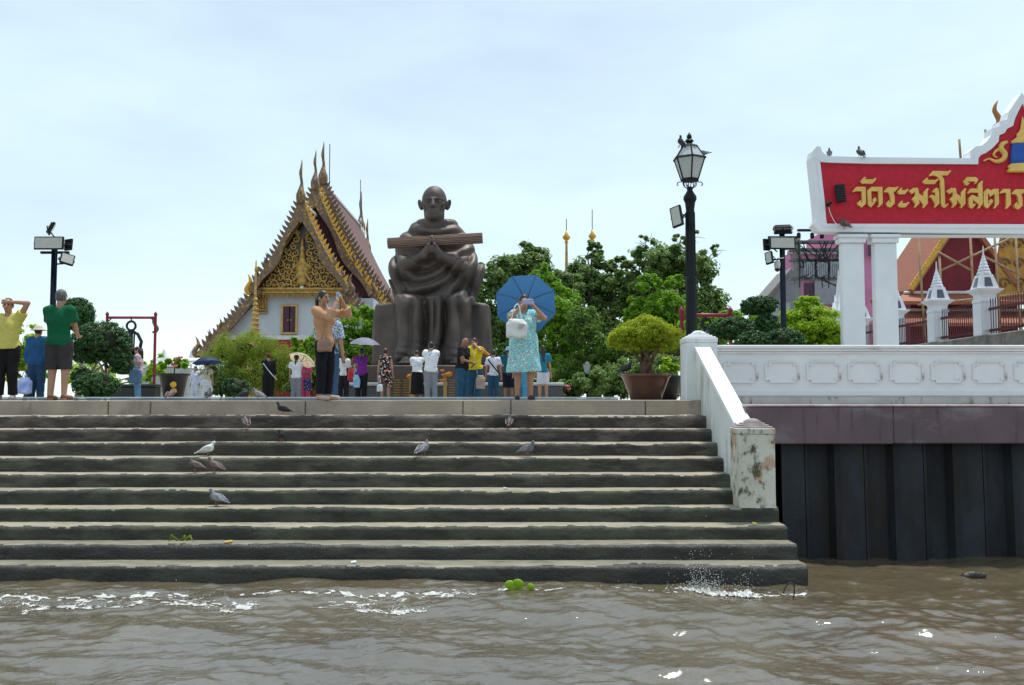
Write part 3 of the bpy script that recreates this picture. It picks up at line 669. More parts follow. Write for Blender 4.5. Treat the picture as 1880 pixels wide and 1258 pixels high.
for s, kx, kz, ax in ((-1, -.80, 3.10, -.66), (1, .98, 3.14, .82)):
    rb.cone((s * .45, .1, 3.2), (kx, -1.45, kz), .58, .46, .2)
    rb.cone((kx, -1.42, kz), (ax, -1.48, 1.75), .46, .46, .12)
    rb.cone((ax, -1.42, 1.9), (ax * 1.08, -1.42, 1.55), .48, .60, .1)
rb.box((.12, -1.32, 2.5), (.24, .30, .95), .12, .12).box((.05, -.9, 2.3), (.8, .5, .9), .2, .15)
def folds(X, Y, Z):
    nz_ = .8 * N3(X * 1.1, Y * .9, Z * 1.1, 15)
    rd = lambda t: 1 - np.abs(np.cos(t)) ** 1.05
    d = np.sqrt((X - .12) ** 2 + (Z - 6.75) ** 2 + .25 * Y ** 2)
    wc = np.clip((Z - 4.75) / .5, 0, 1)
    cowl = rd(8.2 * np.sqrt((X * .8 - .12) ** 2 + (Z - 6.9) ** 2 + .1 * Y ** 2) + 1.2 * nz_) * wc * np.clip((-.12 - Y) / .35, .22, 1)
    d2 = np.sqrt((X + .25) ** 2 + ((Z - 5.6) * .9) ** 2)
    wl = np.clip((5.0 - Z) / .4, 0, 1) * np.clip((Z - 3.25) / .3, 0, 1) * np.clip((1.15 - np.abs(X)) / .35, 0, 1)
    lap = rd(8.0 * d2 + 1.3 * nz_ + .6 * X) * wl
    wa = np.clip((np.abs(X) - .8) / .35, 0, 1) * np.clip((Z - 3.2) / .3, 0, 1) * (1 - wc)
    arm = rd(6.4 * (np.abs(X) * 1.1 - .42 * Z) + 1.2 * nz_ + .9 * Y) * wa
    wg = np.clip((3.45 - Z) / .4, 0, 1)
    kx = np.where(X > .1, X - .95, X + .8)
    leg = rd(6.8 * kx / (1 + .16 * (3.3 - Z)) + 1.4 * nz_ + 1.2 * Y + np.where(X > .1, .55, -.55) * (Z - 2.5)) * wg
    hem = rd(13 * Z + 2 * X + nz_) * np.clip((2.0 - Z) / .3, 0, 1)
    return .15 * (cowl * 1.2 + lap * 1.0 + arm * 1.05 + leg * 1.2) + .03 * hem - .055 + 0 * (X + Y + Z)
rb.disp(folds)
rb.build('robe', mbr, st)
# body: head, neck, forearms, joined hands, feet
bd = SDF((-.65, -1.1, 5.5), (.65, .6, 7.5), .02)
bd.cone((0, -.05, 5.7), (0, -.28, 6.35), .40, .34, .1)
bd.ell((0, -.33, 6.90), (.43, .50, .52), .05).ell((0, -.44, 6.55), (.345, .40, .40), .12).ell((0, -.66, 6.31), (.17, .15, .13), .1)
for s in (-1, 1):
    er = Matrix.Rotation(s * R(16), 3, 'Y')
    bd.ell((s * .485, -.26, 6.78), (.085, .10, .20), .04, rot=er).ell((s * .52, -.34, 6.82), (.04, .06, .11), .03, True, rot=er)   # ears
    bd.ell((s * .195, -.825, 6.80), (.14, .075, .075), .04, True)                              # eye sockets
    bd.ell((s * .185, -.765, 6.79), (.09, .042, .032), .012)                                   # eyes
    bd.cone((s * .10, -.745, 6.812), (s * .27, -.70, 6.805), .018, .014, .01)                  # lids
    bd.cone((s * .05, -.825, 6.895), (s * .33, -.665, 6.89), .038, .028, .03)                  # brow ridge
    bd.cone((s * .13, -.79, 6.665), (s * .34, -.63, 6.745), .034, .03, .06)                    # cheekbone
    bd.cone((s * .115, -.85, 6.62), (s * .215, -.74, 6.40), .017, .012, .03, True)             # smile line
    bd.ell((s * .30, -.66, 6.52), (.09, .08, .10), .08, True)                                  # hollow cheek
for z_ in (7.0, 7.06): bd.cone((-.17, -.80, z_), (.17, -.80, z_), .008, k=.02, sub=True)
bd.cone((0, -.84, 6.86), (0, -.93, 6.64), .042, .075, .035).ell((0, -.87, 6.62), (.11, .07, .05), .03)   # nose
bd.cone((-.13, -.80, 6.455), (.13, -.80, 6.455), .034, k=.02).cone((-.17, -.845, 6.43), (.17, -.845, 6.43), .017, k=.015, sub=True).cone((-.10, -.81, 6.405), (.10, -.81, 6.405), .034, k=.02)
bd.build('head', mbr, st); bd = SDF((-1.3, -1.6, 4.2), (1.3, -.4, 5.7), .02)
for s in (-1, 1):
    bd.cone((s * 1.0, -.72, 4.55), (s * .30, -1.22, 4.86), .24, .145, .08)
    bd.cone((s * .30, -1.22, 4.86), (s * .10, -1.30, 5.12), .15, .12, .08)
    for i in range(4):          # fingers, pressed together and pointing up
        z0 = 5.12 - .02 * i; y = -1.36 + i * .07
        b = (s * .105, y, z0 + .0); c = (s * .055, y + .02, z0 + .22); e = (s * .022, y + .05, z0 + [.36, .42, .40, .30][i])
        bd.cone(b, c, .062, .052, .012).cone(c, e, .052, .036, .01)
    bd.cone((s * .16, -1.20, 4.98), (s * .12, -1.42, 5.2), .06, .045, .03)
bd.cone((-.1, -1.28, 5.02), (.1, -1.28, 5.02), .09, k=.04); bd.build('joined_hands', mbr, st)
for s, ax in ((-1, -.66), (1, .82)):
    bd = SDF((ax - .5, -2.5, 1.1), (ax + .5, -1.1, 2.0), .022)
    bd.cone((ax, -1.48, 1.75), (ax, -1.5, 1.36), .22, .2, .05).cone((ax, -1.45, 1.30), (ax + s * .08, -2.1, 1.26), .19, .17, .08)
    for i in range(5): bd.cone((ax + s * .08 + (i - 2) * .085, -2.05, 1.24), (ax + s * .1 + (i - 2) * .09, -2.32 + abs(i - 2 + s) * .035, 1.21), .06, .05, .02)
    bd.build('foot', mbr, st)
# long bundle of palm-leaf scripture
bk = MB(); a, b = P(712, 447, SDD - 1.05), P(886, 437, SDD - 1.05); a -= Vector((SX, SDD, 0)); b -= Vector((SX, SDD, 0))
L = (b - a).length; ang = math.atan2(b.z - a.z, b.x - a.x)
rows = 7
for i in range(rows): bk.box((-L / 2, -.21 * math.sqrt(1 - ((i - 3) / 3.7) ** 2) + random.uniform(-.008, .008), -.17 + i * .0485), (L / 2, .21 * math.sqrt(1 - ((i - 3) / 3.7) ** 2), -.17 + i * .0485 + .043), bev=.006)
bk.box((-L / 2 + .005, -.11, -.16), (L / 2 - .005, .11, .16))
o = bk.build('scripture_bundle', M('bundle_bronze', (.26, .165, .12), (.18, .115, .09), scale=4, stretch=(.4, 3, 3), rough=.5, metal=.35), st); o.location = (a + b) / 2; o.rotation_euler = (0, -ang, 0)
# rock seat and draped cloth
se = SDF((-2.15, -1.75, 1.0), (2.15, 1.7, 3.45), .045)
se.box((0, .1, 2.2), (1.93, 1.35, 1.09), .14, .02)
se.disp(lambda X, Y, Z: -.11 * (3.3 - Z) * .5 + .05 * np.abs(np.sin(4.3 * X + .7 * np.sin(2 * Z) + 3.1 * Y)) + .02 * N3(X * 1.3, Y * 1.3, Z * .6, 9))
se.cut(lambda X, Y, Z: 1.05 - Z + 0 * X + 0 * Y)
se.build('seat', mbr, st)
# plinth
pl = thing('statue_plinth', 'stepped plinth of brown slab on grey granite under the monk statue', 'plinth', (SX, SDD, 0))
mpl = M('brown_granite', (.085, .055, .05), (.065, .045, .042), scale=8, rough=.35)
MB().box((-2.5, -2.75, .56), (2.5, 1.9, 1.12), bev=.03).build('upper_slab', mpl, pl)
gx0, gx1 = PX(640, 31) - SX, PX(1030, 31) - SX
mgr = M('dark_grey_granite', (.055, .065, .07), (.075, .085, .09), scale=9, rough=.35)
MB().box((gx0, -3.1, 0), (gx1, 2.3, .46), bev=.02).build('lower_slab', mgr, pl)
MB().box((gx0 - .05, -3.16, .4605), (gx1 + .05, 2.34, .5595), bev=.02).build('ledge', M('pale_granite', (.40, .43, .45), (.33, .36, .38), scale=9, rough=.4), pl)
# ================================================================ people
SKIN = M('warm_skin', (.42, .235, .15), (.37, .20, .125), scale=6, rough=.55, spec=.35)
SKIN2 = M('tan_skin', (.30, .155, .095), (.26, .13, .08), scale=6, rough=.55, spec=.35)
HAIRB = M('black_hair', (.012, .009, .008), (.02, .015, .012), scale=30, stretch=(1, 1, .2), rough=.4)
HAIRN = M('brown_hair', (.075, .028, .014), (.045, .018, .01), scale=30, stretch=(1, 1, .2), rough=.45)
HAIRG = M('grey_hair', (.13, .13, .13), (.07, .07, .07), scale=40, rough=.6)
EYE = M('dark_eye', (.012, .008, .006), rough=.25); LIP = M('lip', (.36, .10, .08), rough=.5)
def ik(S, T, l1, l2, hint):
    S, T, hint = Vector(S), Vector(T), Vector(hint); d = T - S; L = min(d.length, (l1 + l2) * .995); u = d.normalized()
    a = (l1 * l1 - l2 * l2 + L * L) / (2 * L); hg = math.sqrt(max(l1 * l1 - a * a, 0)); p = hint - u * hint.dot(u)
    p = p.normalized() if p.length > 1e-5 else u.orthogonal().normalized()
    return S + u * a + p * hg, S + u * L
def person(label, x, D, H, rz, shirt, lower, hair=('short', None), arms=(None, None), lean=0.0, fat=1.0, fem=False, face=False, skin=None, shoes=None, head=(0, 0), vox=None, y0=None, hat=None, stance=.055, hints=((1, .3, -.4), (-1, .3, -.4))):
    """shirt=(material, hem fraction, sleeve 0..2, looseness[, flare]); lower=(kind, material, hem fraction, looseness)
    arms = hand targets as offsets in world axes from the feet (x, y, z), None = hanging; L is local +x"""
    skin = skin or SKIN; v = vox or (.0105 if D < 17 else .0155)
    base = Vector((PX(x, D), D, 0)); t = thing('person', label, 'person', base, rz, 'visitors on the terrace')
    inv = Matrix.Rotation(-rz, 3, 'Z')
    def B(a, b, c):
        c *= H; return Vector((a * H, b * H - lean * max(0, c - .52 * H), c))
    hipx = stance; sh = .103 if not fem else .095
    hc = B(0, -.012, .928); nk = B(0, .006, .83)
    Rh = (Matrix.Rotation(head[0], 3, 'Z') @ Matrix.Rotation(head[1], 3, 'X'))
    hd = lambda a, b, c: tuple(hc + Rh @ Vector((a * H, b * H, c * H)))
    lo, hi = (-.43 * H, -.46 * H - abs(lean) * .4, -.005), (.43 * H, .40 * H, 1.03 * H)
    S = {}
    for i, sx in enumerate((1, -1)):
        s = B(sx * sh, .004, .806)
        if arms[i] is None: tg = B(sx * (sh + .05), -.02, .445); dirn = Vector((0, -.1, -1))
        else: tg = inv @ Vector(arms[i]); dirn = None
        el, wr = ik(s, tg, .182 * H, .152 * H, inv @ Vector(hints[i]) if arms[i] is not None else (sx * .4, 1, 0))
        S[i] = (s, el, wr, (wr - el).normalized())
    def torso(g, q, k=.03):
        f = fat
        g.ell(B(0, .004, .715), ((.098 if not fem else .088) * H * f + q, .066 * H * f + q, .105 * H + q), k)
        g.ell(B(0, 0, .61), ((.083 if not fem else .074) * H * f + q, .063 * H * f ** 1.3 + q, .10 * H + q), k)
        g.ell(B(0, .006, .525), (.094 * H * f + q, .073 * H * f + q, .07 * H + q), k)
        g.cone(B(-sh * .82, .004, .80), B(sh * .82, .004, .80), .037 * H + q, k=k)
        if fem:
            for sx in (-1, 1): g.ell(B(sx * .042, -.05, .715), (.038 * H + q, .032 * H + q, .036 * H + q), k)
    def leg(g, q, upto=0.0, flare=0.0, k=.02):
        for sx in (-1, 1):
            a, b, c = B(sx * .052, .004, .49), B(sx * (hipx + .004), -.004, .275), B(sx * (hipx + .006), .012, .045)
            if upto < .27:
                g.cone(a, b, .054 * H * fat + q, .036 * H + q, k); f = (.275 - max(upto, .045)) / .23; e = b.lerp(c, min(1, f)); g.cone(b, e, .036 * H + q, .036 * H + (.023 - .036) * H * f + q + flare, k)
            else:
                f = (.49 - upto) / .215; g.cone(a, a.lerp(b, f), .054 * H * fat + q, (.054 + (.036 - .054) * f) * H + q + flare, k)
    # ---- body: one continuous surface
    g = SDF(lo, hi, v); torso(g, -.004); leg(g, 0)
    g.cone(B(0, .012, .81), hd(0, .01, -.035), .034 * H, .03 * H, .02)
    g.ell(hd(0, 0, .008), (.045 * H, .054 * H, .062 * H), .01, rot=Rh).ell(hd(0, -.012, -.03), (.034 * H, .04 * H, .038 * H), .02, rot=Rh)
    g.cone(hd(0, -.052, .004), hd(0, -.062, -.018), .006 * H, .010 * H, .008)
    for sx in (-1, 1):
        g.ell(hd(sx * .046, .006, -.006), (.008 * H, .013 * H, .019 * H), .006, rot=Rh)
        g.ell(hd(sx * .019, -.056, .004), (.011 * H, .008 * H, .006 * H), .008, True, rot=Rh)
    g.cone(hd(-.013, -.047, -.036), hd(.013, -.047, -.036), .006 * H, k=.008)
    for i, sx in enumerate((1, -1)):
        s, el, wr, d = S[i]
        g.cone(s, el, .031 * H * fat ** .5, .024 * H, .025).cone(el, wr, .0235 * H, .0165 * H, .012)
        side = (d.cross(Vector((0, -1, 0.2))) if abs(d.y) < .85 else d.cross(Vector((0, 0, 1)))).normalized()
        nrm = side.cross(d).normalized() * (1 if d.z < 0 else -1)
        q = H / 1.62
        for o_ in (-.02, 0, .02): g.cone(wr, wr + d * .075 * q + side * o_ * q, .017 * q, .014 * q, .012)
        for j in range(4):
            b0 = wr + d * .08 * q + side * (j - 1.5) * .0195 * q; m0 = b0 + (d * .9 + nrm * .35) * .04 * q; e0 = m0 + (d * .55 + nrm * .75) * (.028 + .006 * (j in (1, 2))) * q
            g.cone(b0, m0, .0092 * q, .0086 * q, .004).cone(m0, e0, .0086 * q, .0075 * q, .003)
        th = wr + d * .03 * q + side * .024 * q; g.cone(th, th + (d * .7 + side * .6 + nrm * .3) * .05 * q, .011 * q, .009 * q, .008)
    for sx in (-1, 1):
        an = B(sx * (hipx + .006), .012, .045); g.cone(an, an + Vector((0, .01, -.03 * H)), .023 * H, .024 * H, .01); g.cone((an.x, an.y + .01, .022 * H), (an.x + sx * .012 * H, an.y - .105 * H, .016 * H), .021 * H, .017 * H, .02)
    g.cut(lambda X, Y, Z: .001 - Z + 0 * X + 0 * Y)
    body = g.build('body', skin, t)
    if face:
        e = MB()
        for sx in (-1, 1): e.ball(hd(sx * .019, -.0505, .004), (.0075 * H, .005 * H, .0045 * H), 8, 6, rot=Rh).cbox(hd(sx * .02, -.0525, .0165), (.02 * H, .004 * H, .0035 * H), rot=Rh)
        e.build('eyes', EYE, t, True)
        MB().ball(hd(0, -.052, -.036), (.013 * H, .005 * H, .0045 * H), 10, 6, rot=Rh).build('lips', LIP, t, True)
    # ---- hair
    st_, hm = hair[0], hair[1] or HAIRB
    if st_ != 'bald':
        g = SDF(hc - Vector((.11, .11, .33)) * (H / 1.6), hc + Vector((.11, .13, .12)) * (H / 1.6), max(.008, v * .75))
        g.ell(hd(0, .004, .012), (.0485 * H, .0575 * H, .0635 * H), .01, rot=Rh)
        inv_h = np.array(Rh.transposed())
        def loc(X, Y, Z):
            X, Y, Z = X - hc.x, Y - hc.y, Z - hc.z
            return [(inv_h[r, 0] * X + inv_h[r, 1] * Y + inv_h[r, 2] * Z) / H for r in range(3)]
        def line(X, Y, Z):
            a, b, c = loc(X, Y, Z)
            front = .034 - c + 0 * a - np.clip((b + .045) * 1.7, 0, .2)
            return np.maximum(front, -.045 - c if st_ == 'short' else -.055 - c) * H
        g.cut(line)
        if st_ in ('long', 'longer'):
            e = .72 if st_ == 'long' else .64
            g.ell(hd(0, .032, -.03), (.05 * H, .034 * H, .07 * H), .02, rot=Rh); g.cone(hd(0, .04, -.05), B(0, .055, e + .08), .042 * H, .038 * H, .03); g.cone(B(0, .055, e + .08), B(0, .058, e), .038 * H, .02 * H, .02)
        if st_ == 'pony': g.ell(hd(0, .06, .012), (.018 * H,) * 3, .02); g.cone(hd(0, .066, .0), B(0, .075, .76), .018 * H, .012 * H, .012)
        if st_ == 'bun': g.ell(hd(0, .058, .022), (.028 * H, .025 * H, .026 * H), .012)
        g.disp(lambda X, Y, Z: .0025 * N3(X * 70, Y * 70, Z * 20, 3))
        g.build('hair', hm, t)
    # ---- shirt
    if shirt:
        mat, hem, slv, loose = shirt[:4]; fl = shirt[4] if len(shirt) > 4 else .012
        g = SDF(lo, hi, v); torso(g, .010 + loose, .035)
        if lower and lower[0] == 'dress':
            zz = lower[2]; g.cone(B(0, .002, .56), B(0, .002, zz), .085 * H * fat + loose, .098 * H * fat + lower[3], .05)
            g.cone(B(.03, .002, .56), B(.05, -.005, zz), .07 * H * fat + loose, .075 * H * fat + lower[3], .06).cone(B(-.03, .002, .56), B(-.05, -.005, zz), .07 * H * fat + loose, .075 * H * fat + lower[3], .06)
            hem = zz
        for i, sx in enumerate((1, -1)):
            s, el, wr, d = S[i]
            if slv > 0:
                e = s.lerp(el, min(1, slv)); r0 = .033 * H * fat ** .5 + .010 + loose * .6
                g.cone(s, e, r0, (.031 if slv <= .7 else .027) * H + .010 + loose * .5 + (fl if slv <= 1 else 0), .03)
                if slv > 1: e2 = el.lerp(wr, min(1, slv - 1) * .97); g.cone(el, e2, .027 * H + .010 + loose * .5, .020 * H + .010 + fl, .02)
                cutp, cd = (e, (el - s).normalized()) if slv <= 1 else (e2, d)
                # trim the sleeve end square
                A_ = np.array(cutp); n_ = np.array(cd); rr = .085 * H
                sl_, (X, Y, Z) = g._sub(A_ - rr * 1.6, A_ + rr * 1.6)
                pd = (X - A_[0]) * n_[0] + (Y - A_[1]) * n_[1] + (Z - A_[2]) * n_[2]
                ax = np.sqrt(np.maximum((X - A_[0]) ** 2 + (Y - A_[1]) ** 2 + (Z - A_[2]) ** 2 - pd ** 2, 0))
                g.F[sl_] = np.where((ax < rr * .9) & (pd > -.01), np.maximum(g.F[sl_], pd), g.F[sl_])
        g.cone(B(0, .012, .838), B(0, -.01, .93), .036 * H, .05 * H, .012, sub=True); g.ell(B(0, -.05, .845), (.034 * H, .04 * H, .035 * H), .012, True)
        sd_ = int(x) % 17
        g.disp(lambda X, Y, Z: .009 * N3(X * 11, Y * 11, Z * 8, sd_) + .0065 * N3(X * 24, Y * 24, Z * 15, sd_ + 1) + .006 * np.sin(np.arctan2(Y, X) * 9 + 3 * Z) * np.clip((.62 * H - Z) / (.3 * H), 0, 1))
        g.cut(lambda X, Y, Z: hem * H + .012 * np.sin(5 * X + 3 * Y) - Z)
        g.build('dress' if lower and lower[0] == 'dress' else 'shirt', mat, t)
    # ---- lower clothing
    if lower and lower[0] != 'dress':
        kind, mat, hem, loose = lower; g = SDF((lo[0] * .6, lo[1] * .6, 0), (hi[0] * .6, hi[1] * .6, .62 * H), v)
        g.ell(B(0, .006, .525), (.094 * H * fat + .008, .073 * H * fat + .008, .072 * H + .006), .03)
        if kind == 'skirt':
            for o_ in (-.04, 0, .04): g.cone(B(o_ * .8, .004, .52), B(o_ * 1.2, 0, hem), .066 * H * fat + loose, .07 * H * fat + loose * 2, .04)
        else: leg(g, .007 + loose, hem, .004 + loose * .4, .03)
        sd_ = int(x) % 13 + 30
        g.disp(lambda X, Y, Z: .006 * N3(X * 14, Y * 14, Z * 10, sd_) + .005 * N3(X * 26, Y * 26, Z * 24, sd_ + 1))
        g.cut(lambda X, Y, Z: np.maximum(hem * H - Z, Z - .585 * H) + 0 * X + 0 * Y)
        g.build({'trousers': 'trousers', 'shorts': 'shorts', 'skirt': 'skirt'}[kind], mat, t)
    if shoes:
        for sx in (-1, 1):
            an = B(sx * (hipx + .006), .012, .045); g = SDF((an.x - .09, an.y - .25, 0), (an.x + .09, an.y + .12, .12), .009)
            g.cone((an.x, an.y + .012, .026 * H), (an.x + sx * .012 * H, an.y - .105 * H, .018 * H), .026 * H, .0225 * H, .02)
            g.cut(lambda X, Y, Z: np.maximum(.0005 - Z, Z - .052 * H) + 0 * X + 0 * Y); g.build('shoe', shoes, t)
    if hat:
        kind, mat = hat; c = Vector(hd(0, .004, .03)); q = H / 1.6
        pr = {'sun': [(.001, .085), (.06, .08), (.085, .05), (.092, .012), (.17, -.018), (.172, -.026), (.09, 0)], 'cap': [(.001, .075), (.05, .068), (.085, .04), (.096, -.005), (.09, -.01)], 'bucket': [(.001, .08), (.07, .076), (.09, .03), (.098, -.005), (.125, -.04), (.122, -.045), (.09, -.01)]}[kind]
        b = MB().lathe([(a * q, z * q) for a, z in pr[::-1]], (0, 0, 0), 20)
        if kind == 'cap': b.cbox((0, -.12 * q, -.002), (.13 * q, .11 * q, .012), bev=.005)
        b.xf(Matrix.Translation(c) @ Rh.to_4x4()); b.build('hat', mat, t, True)
    t['_h'] = H
    return t, S
def W(t, p):    # local point of a person -> world
    return Matrix.Translation(t.location) @ Matrix.Rotation(t.rotation_euler.z, 4, 'Z') @ Vector(p)
jeans = CLOTH('blue_denim', (.045, .10, .19)); jeansd = CLOTH('teal_denim', (.02, .085, .15)); blk = CLOTH('black_cloth', (.012, .012, .014)); char = CLOTH('charcoal_cloth', (.045, .042, .042)); wht = CLOTH('white_cloth', (.72, .74, .78)); gry = CLOTH('grey_cloth', (.24, .26, .30)); crm = CLOTH('cream_cloth', (.60, .56, .44))
D2 = PI_ = math.pi
EG = 'visitors on the terrace'
person('person in a pale yellow top and black trousers holding a hand to the forehead', 10, 14.35, 1.54, R(12), (CLOTH('pale_yellow_cloth', (.62, .55, .14)), .50, .42, .014), ('trousers', blk, .05, .012), ('short', None), ((.09, -.12, 1.47), None), face=True, shoes=M('grey_trainer', (.3, .3, .32)), hints=((1, .1, .35), (-1, .3, -.4)), fat=1.06)
person('person in a wide straw hat and blue jacket seen from behind, beside the green shirt', 66, 18.6, 1.45, R(175), (CLOTH('blue_jacket', (.018, .085, .20)), .44, 1.9, .022), ('trousers', CLOTH('navy_denim', (.02, .06, .12)), .04, .016), ('short', None), hat=('sun', M('straw', (.62, .55, .40), rough=.8)), fat=1.12)
person('grey-haired person in a green T-shirt with white collar and charcoal shorts, from behind', 106, 14.4, 1.68, R(178), (CLOTH('bottle_green_cloth', (.004, .105, .045)), .485, .55, .018), ('shorts', char, .275, .016), ('short', HAIRG), ((-.12, .34, 1.0), (.12, .34, 1.0)), shoes=M('tan_sandal', (.16, .07, .035)), skin=SKIN, fat=1.08, hints=((-.35, -.4, -1), (.35, -.4, -1)))
person('person in a pale pink blouse and jeans in profile, hands together, by the red frame', 252, 26.0, 1.47, R(-80), (CLOTH('pale_pink_cloth', (.62, .40, .45)), .47, .5, .016), ('trousers', CLOTH('light_denim', (.10, .24, .38)), .04, .008), ('long', None), ((-.24, -.05, .98), (-.24, .04, .96)), head=(0, R(28)), fem=True, hints=((0, 0, -1), (0, 0, -1)))
pu1, su1 = person('person in a cream top under the navy umbrella', 380, 37.0, 1.44, R(20), (crm, .50, .5, .014), ('skirt', CLOTH('white_skirt', (.70, .72, .76)), .10, .02), ('bun', None), (None, (-.10, -.22, 1.05)), head=(R(35), 0), fem=True, face=True)
person('person all in white standing left of the navy umbrella', 358, 37.6, 1.36, R(-10), (CLOTH('bluish_white_cloth', (.62, .66, .78)), .46, 1.9, .014), ('trousers', CLOTH('bluish_white_trouser', (.62, .66, .78)), .04, .02), ('long', CLOTH('navy_scarf', (.03, .05, .16))), fem=True, face=True)
person('person dressed all in black with reddish hair, seen from behind by the golden shrub', 492, 31.0, 1.55, R(190), (blk, .46, 1.6, .02), ('trousers', blk, .04, .03), ('bun', CLOTH('red_brown_hair', (.11, .035, .015))), ((.16, .25, 1.0), None), fem=True, fat=1.1)
person('person in a white T-shirt, grey trousers and black cap under the cream parasol', 543, 31.5, 1.50, R(178), (wht, .485, .55, .02), ('trousers', gry, .04, .02), ('pony', None), (None, (.28, .16, .95)), hat=('cap', blk), fat=1.1)
person('person in bright pink mostly hidden behind the one in the black cap', 560, 32.3, 1.46, R(180), (CLOTH('hot_pink_cloth', (.58, .06, .18)), .30, .8, .02), ('trousers', CLOTH('pink_trouser', (.55, .08, .2)), .04, .02), ('short', None), fem=True)
tan, tanS = person('person in a tan blouse and black trousers photographing with a raised blue phone', 596, 14.02, 1.62, R(62), (CLOTH('tan_blouse', (.52, .29, .165)), .475, 1.5, .008, .045), ('trousers', CLOTH('black_trouser', (.010, .011, .016)), .055, .006), ('pony', None), ((.235, .02, 1.47), (.17, -.14, 1.40)), head=(R(4), R(-2)), lean=-.11, fem=True, face=True, shoes=M('beige_shoe', (.52, .38, .30)), hints=((.1, .6, -1), (.1, -.6, -1)), fat=.97)
person('person in a blue checked shirt and jeans half hidden behind the tan blouse', 603, 15.9, 1.54, R(172), (PATTERN('blue_check', (.42, .48, .58), [(.05, .08, .16)], 34, .4), .47, .8, .02), ('trousers', jeans, .04, .012), ('short', None))
person('person with long brown hair in a white top and dark trousers beside the purple shirt', 630, 28.6, 1.47, R(185), (wht, .50, .8, .015), ('trousers', CLOTH('dark_trouser', (.02, .018, .025)), .04, .02), ('longer', HAIRN), fem=True)
person('person in a purple T-shirt and black trousers under the checked umbrella', 663, 28.0, 1.54, R(182), (CLOTH('purple_cloth', (.17, .022, .24)), .47, .55, .018), ('trousers', blk, .04, .02), ('pony', None), (None, (.08, .2, 1.2)), fem=True, fat=1.06)
person('person in a black, red and white floral sleeveless dress before the plinth', 707, 27.6, 1.52, R(180), (PATTERN('red_white_floral', (.012, .012, .014), [(.50, .02, .05), (.62, .60, .56), (.12, .16, .12)], 13, .34), .5, 0, .012), ('dress', None, .27, .012), ('bun', HAIRN), fem=True, fat=1.02)
person('person in a loose white blouse and black skirt bending forward at the altar', 766, 27.4, 1.45, R(195), (wht, .555, .6, .03), ('skirt', blk, .12, .02), ('short', None), ((-.20, .12, .72), (.12, .28, .80)), lean=.22, head=(0, R(25)), fem=True)
person('person in a white T-shirt with blue print and grey trousers, back turned at the altar', 791, 27.0, 1.66, R(190), (PATTERN('white_blue_print', (.72, .74, .78), [(.05, .16, .45)], 7, .17), .48, .6, .03), ('trousers', gry, .04, .02), ('short', None), ((-.12, .24, .88), (.14, .26, .86)))
m17, s17 = person('person with shaved head in a black T-shirt and jeans bent over a phone', 849, 24.0, 1.58, R(62), (blk, .47, .62, .022), ('trousers', jeansd, .04, .018), ('bald', None), ((.26, -.02, .93), (.24, -.14, .95)), lean=.08, head=(0, R(38)), skin=SKIN2, face=True, fat=1.12, hints=((-.3, .6, -1), (-.3, -.6, -1)))
person('person in a bright yellow shirt and orange shawl holding a hand to the face', 871, 24.7, 1.62, R(-8), (CLOTH('bright_yellow_cloth', (.68, .55, .015)), .49, .6, .028), ('trousers', jeansd, .04, .02), ('short', HAIRN), ((.03, -.17, 1.42), (-.20, -.22, .97)), head=(R(-18), R(12)), face=True, fem=True, fat=1.1, hints=((1, -.2, -1), (-1, 0, -.6)))
person('person in a white printed shirt and jeans with a dark shoulder strap, from behind', 906, 28.6, 1.52, R(178), (PATTERN('white_grey_print', (.66, .68, .76), [(.16, .2, .34)], 15, .22), .485, .6, .024), ('trousers', jeansd, .04, .012), ('short', None))
person('person in a teal shirt, dark shorts and pale bucket hat with a backpack', 934, 27.6, 1.55, R(176), (CLOTH('deep_teal_cloth', (.012, .10, .14)), .49, .6, .02), ('shorts', CLOTH('navy_shorts', (.012, .014, .026)), .24, .018), ('short', None), ((.05, .05, 1.15), None), hat=('bucket', CLOTH('pale_blue_hat', (.28, .40, .55))), skin=SKIN2, hints=((-1, 0, -.4), (-1, .3, -.4)))
dr, drS = person('person in a turquoise floral dress holding up a lilac phone', 962, 14.05, 1.56, R(6), (PATTERN('turquoise_floral', (.24, .62, .66), [(.68, .80, .78), (.60, .10, .24), (.58, .50, .20), (.06, .42, .52)], 24, .30), .5, .5, .022), ('dress', None, .265, .045), ('long', HAIRB), ((.14, -.26, 1.36), (-.035, -.26, 1.36)), head=(R(4), R(2)), fem=True, face=True, fat=1.14, shoes=M('dark_sandal', (.03, .02, .022)), hints=((1, .1, -1), (-1, .1, -1)))
person('person with long black hair in a blue top and white shorts', 997, 25.6, 1.48, R(184), (CLOTH('blue_teal_cloth', (.02, .19, .29)), .50, .6, .018), ('shorts', CLOTH('white_shorts', (.62, .64, .70)), .29, .012), ('longer', HAIRB), fem=True)
person('person in pale blue trousers glimpsed between the legs of the floral dress', 957, 26.6, 1.50, R(180), (CLOTH('sky_blue_cloth', (.10, .36, .56)), .40, .6, .02), ('trousers', CLOTH('sky_blue_trouser', (.08, .32, .52)), .04, .02), ('short', None))
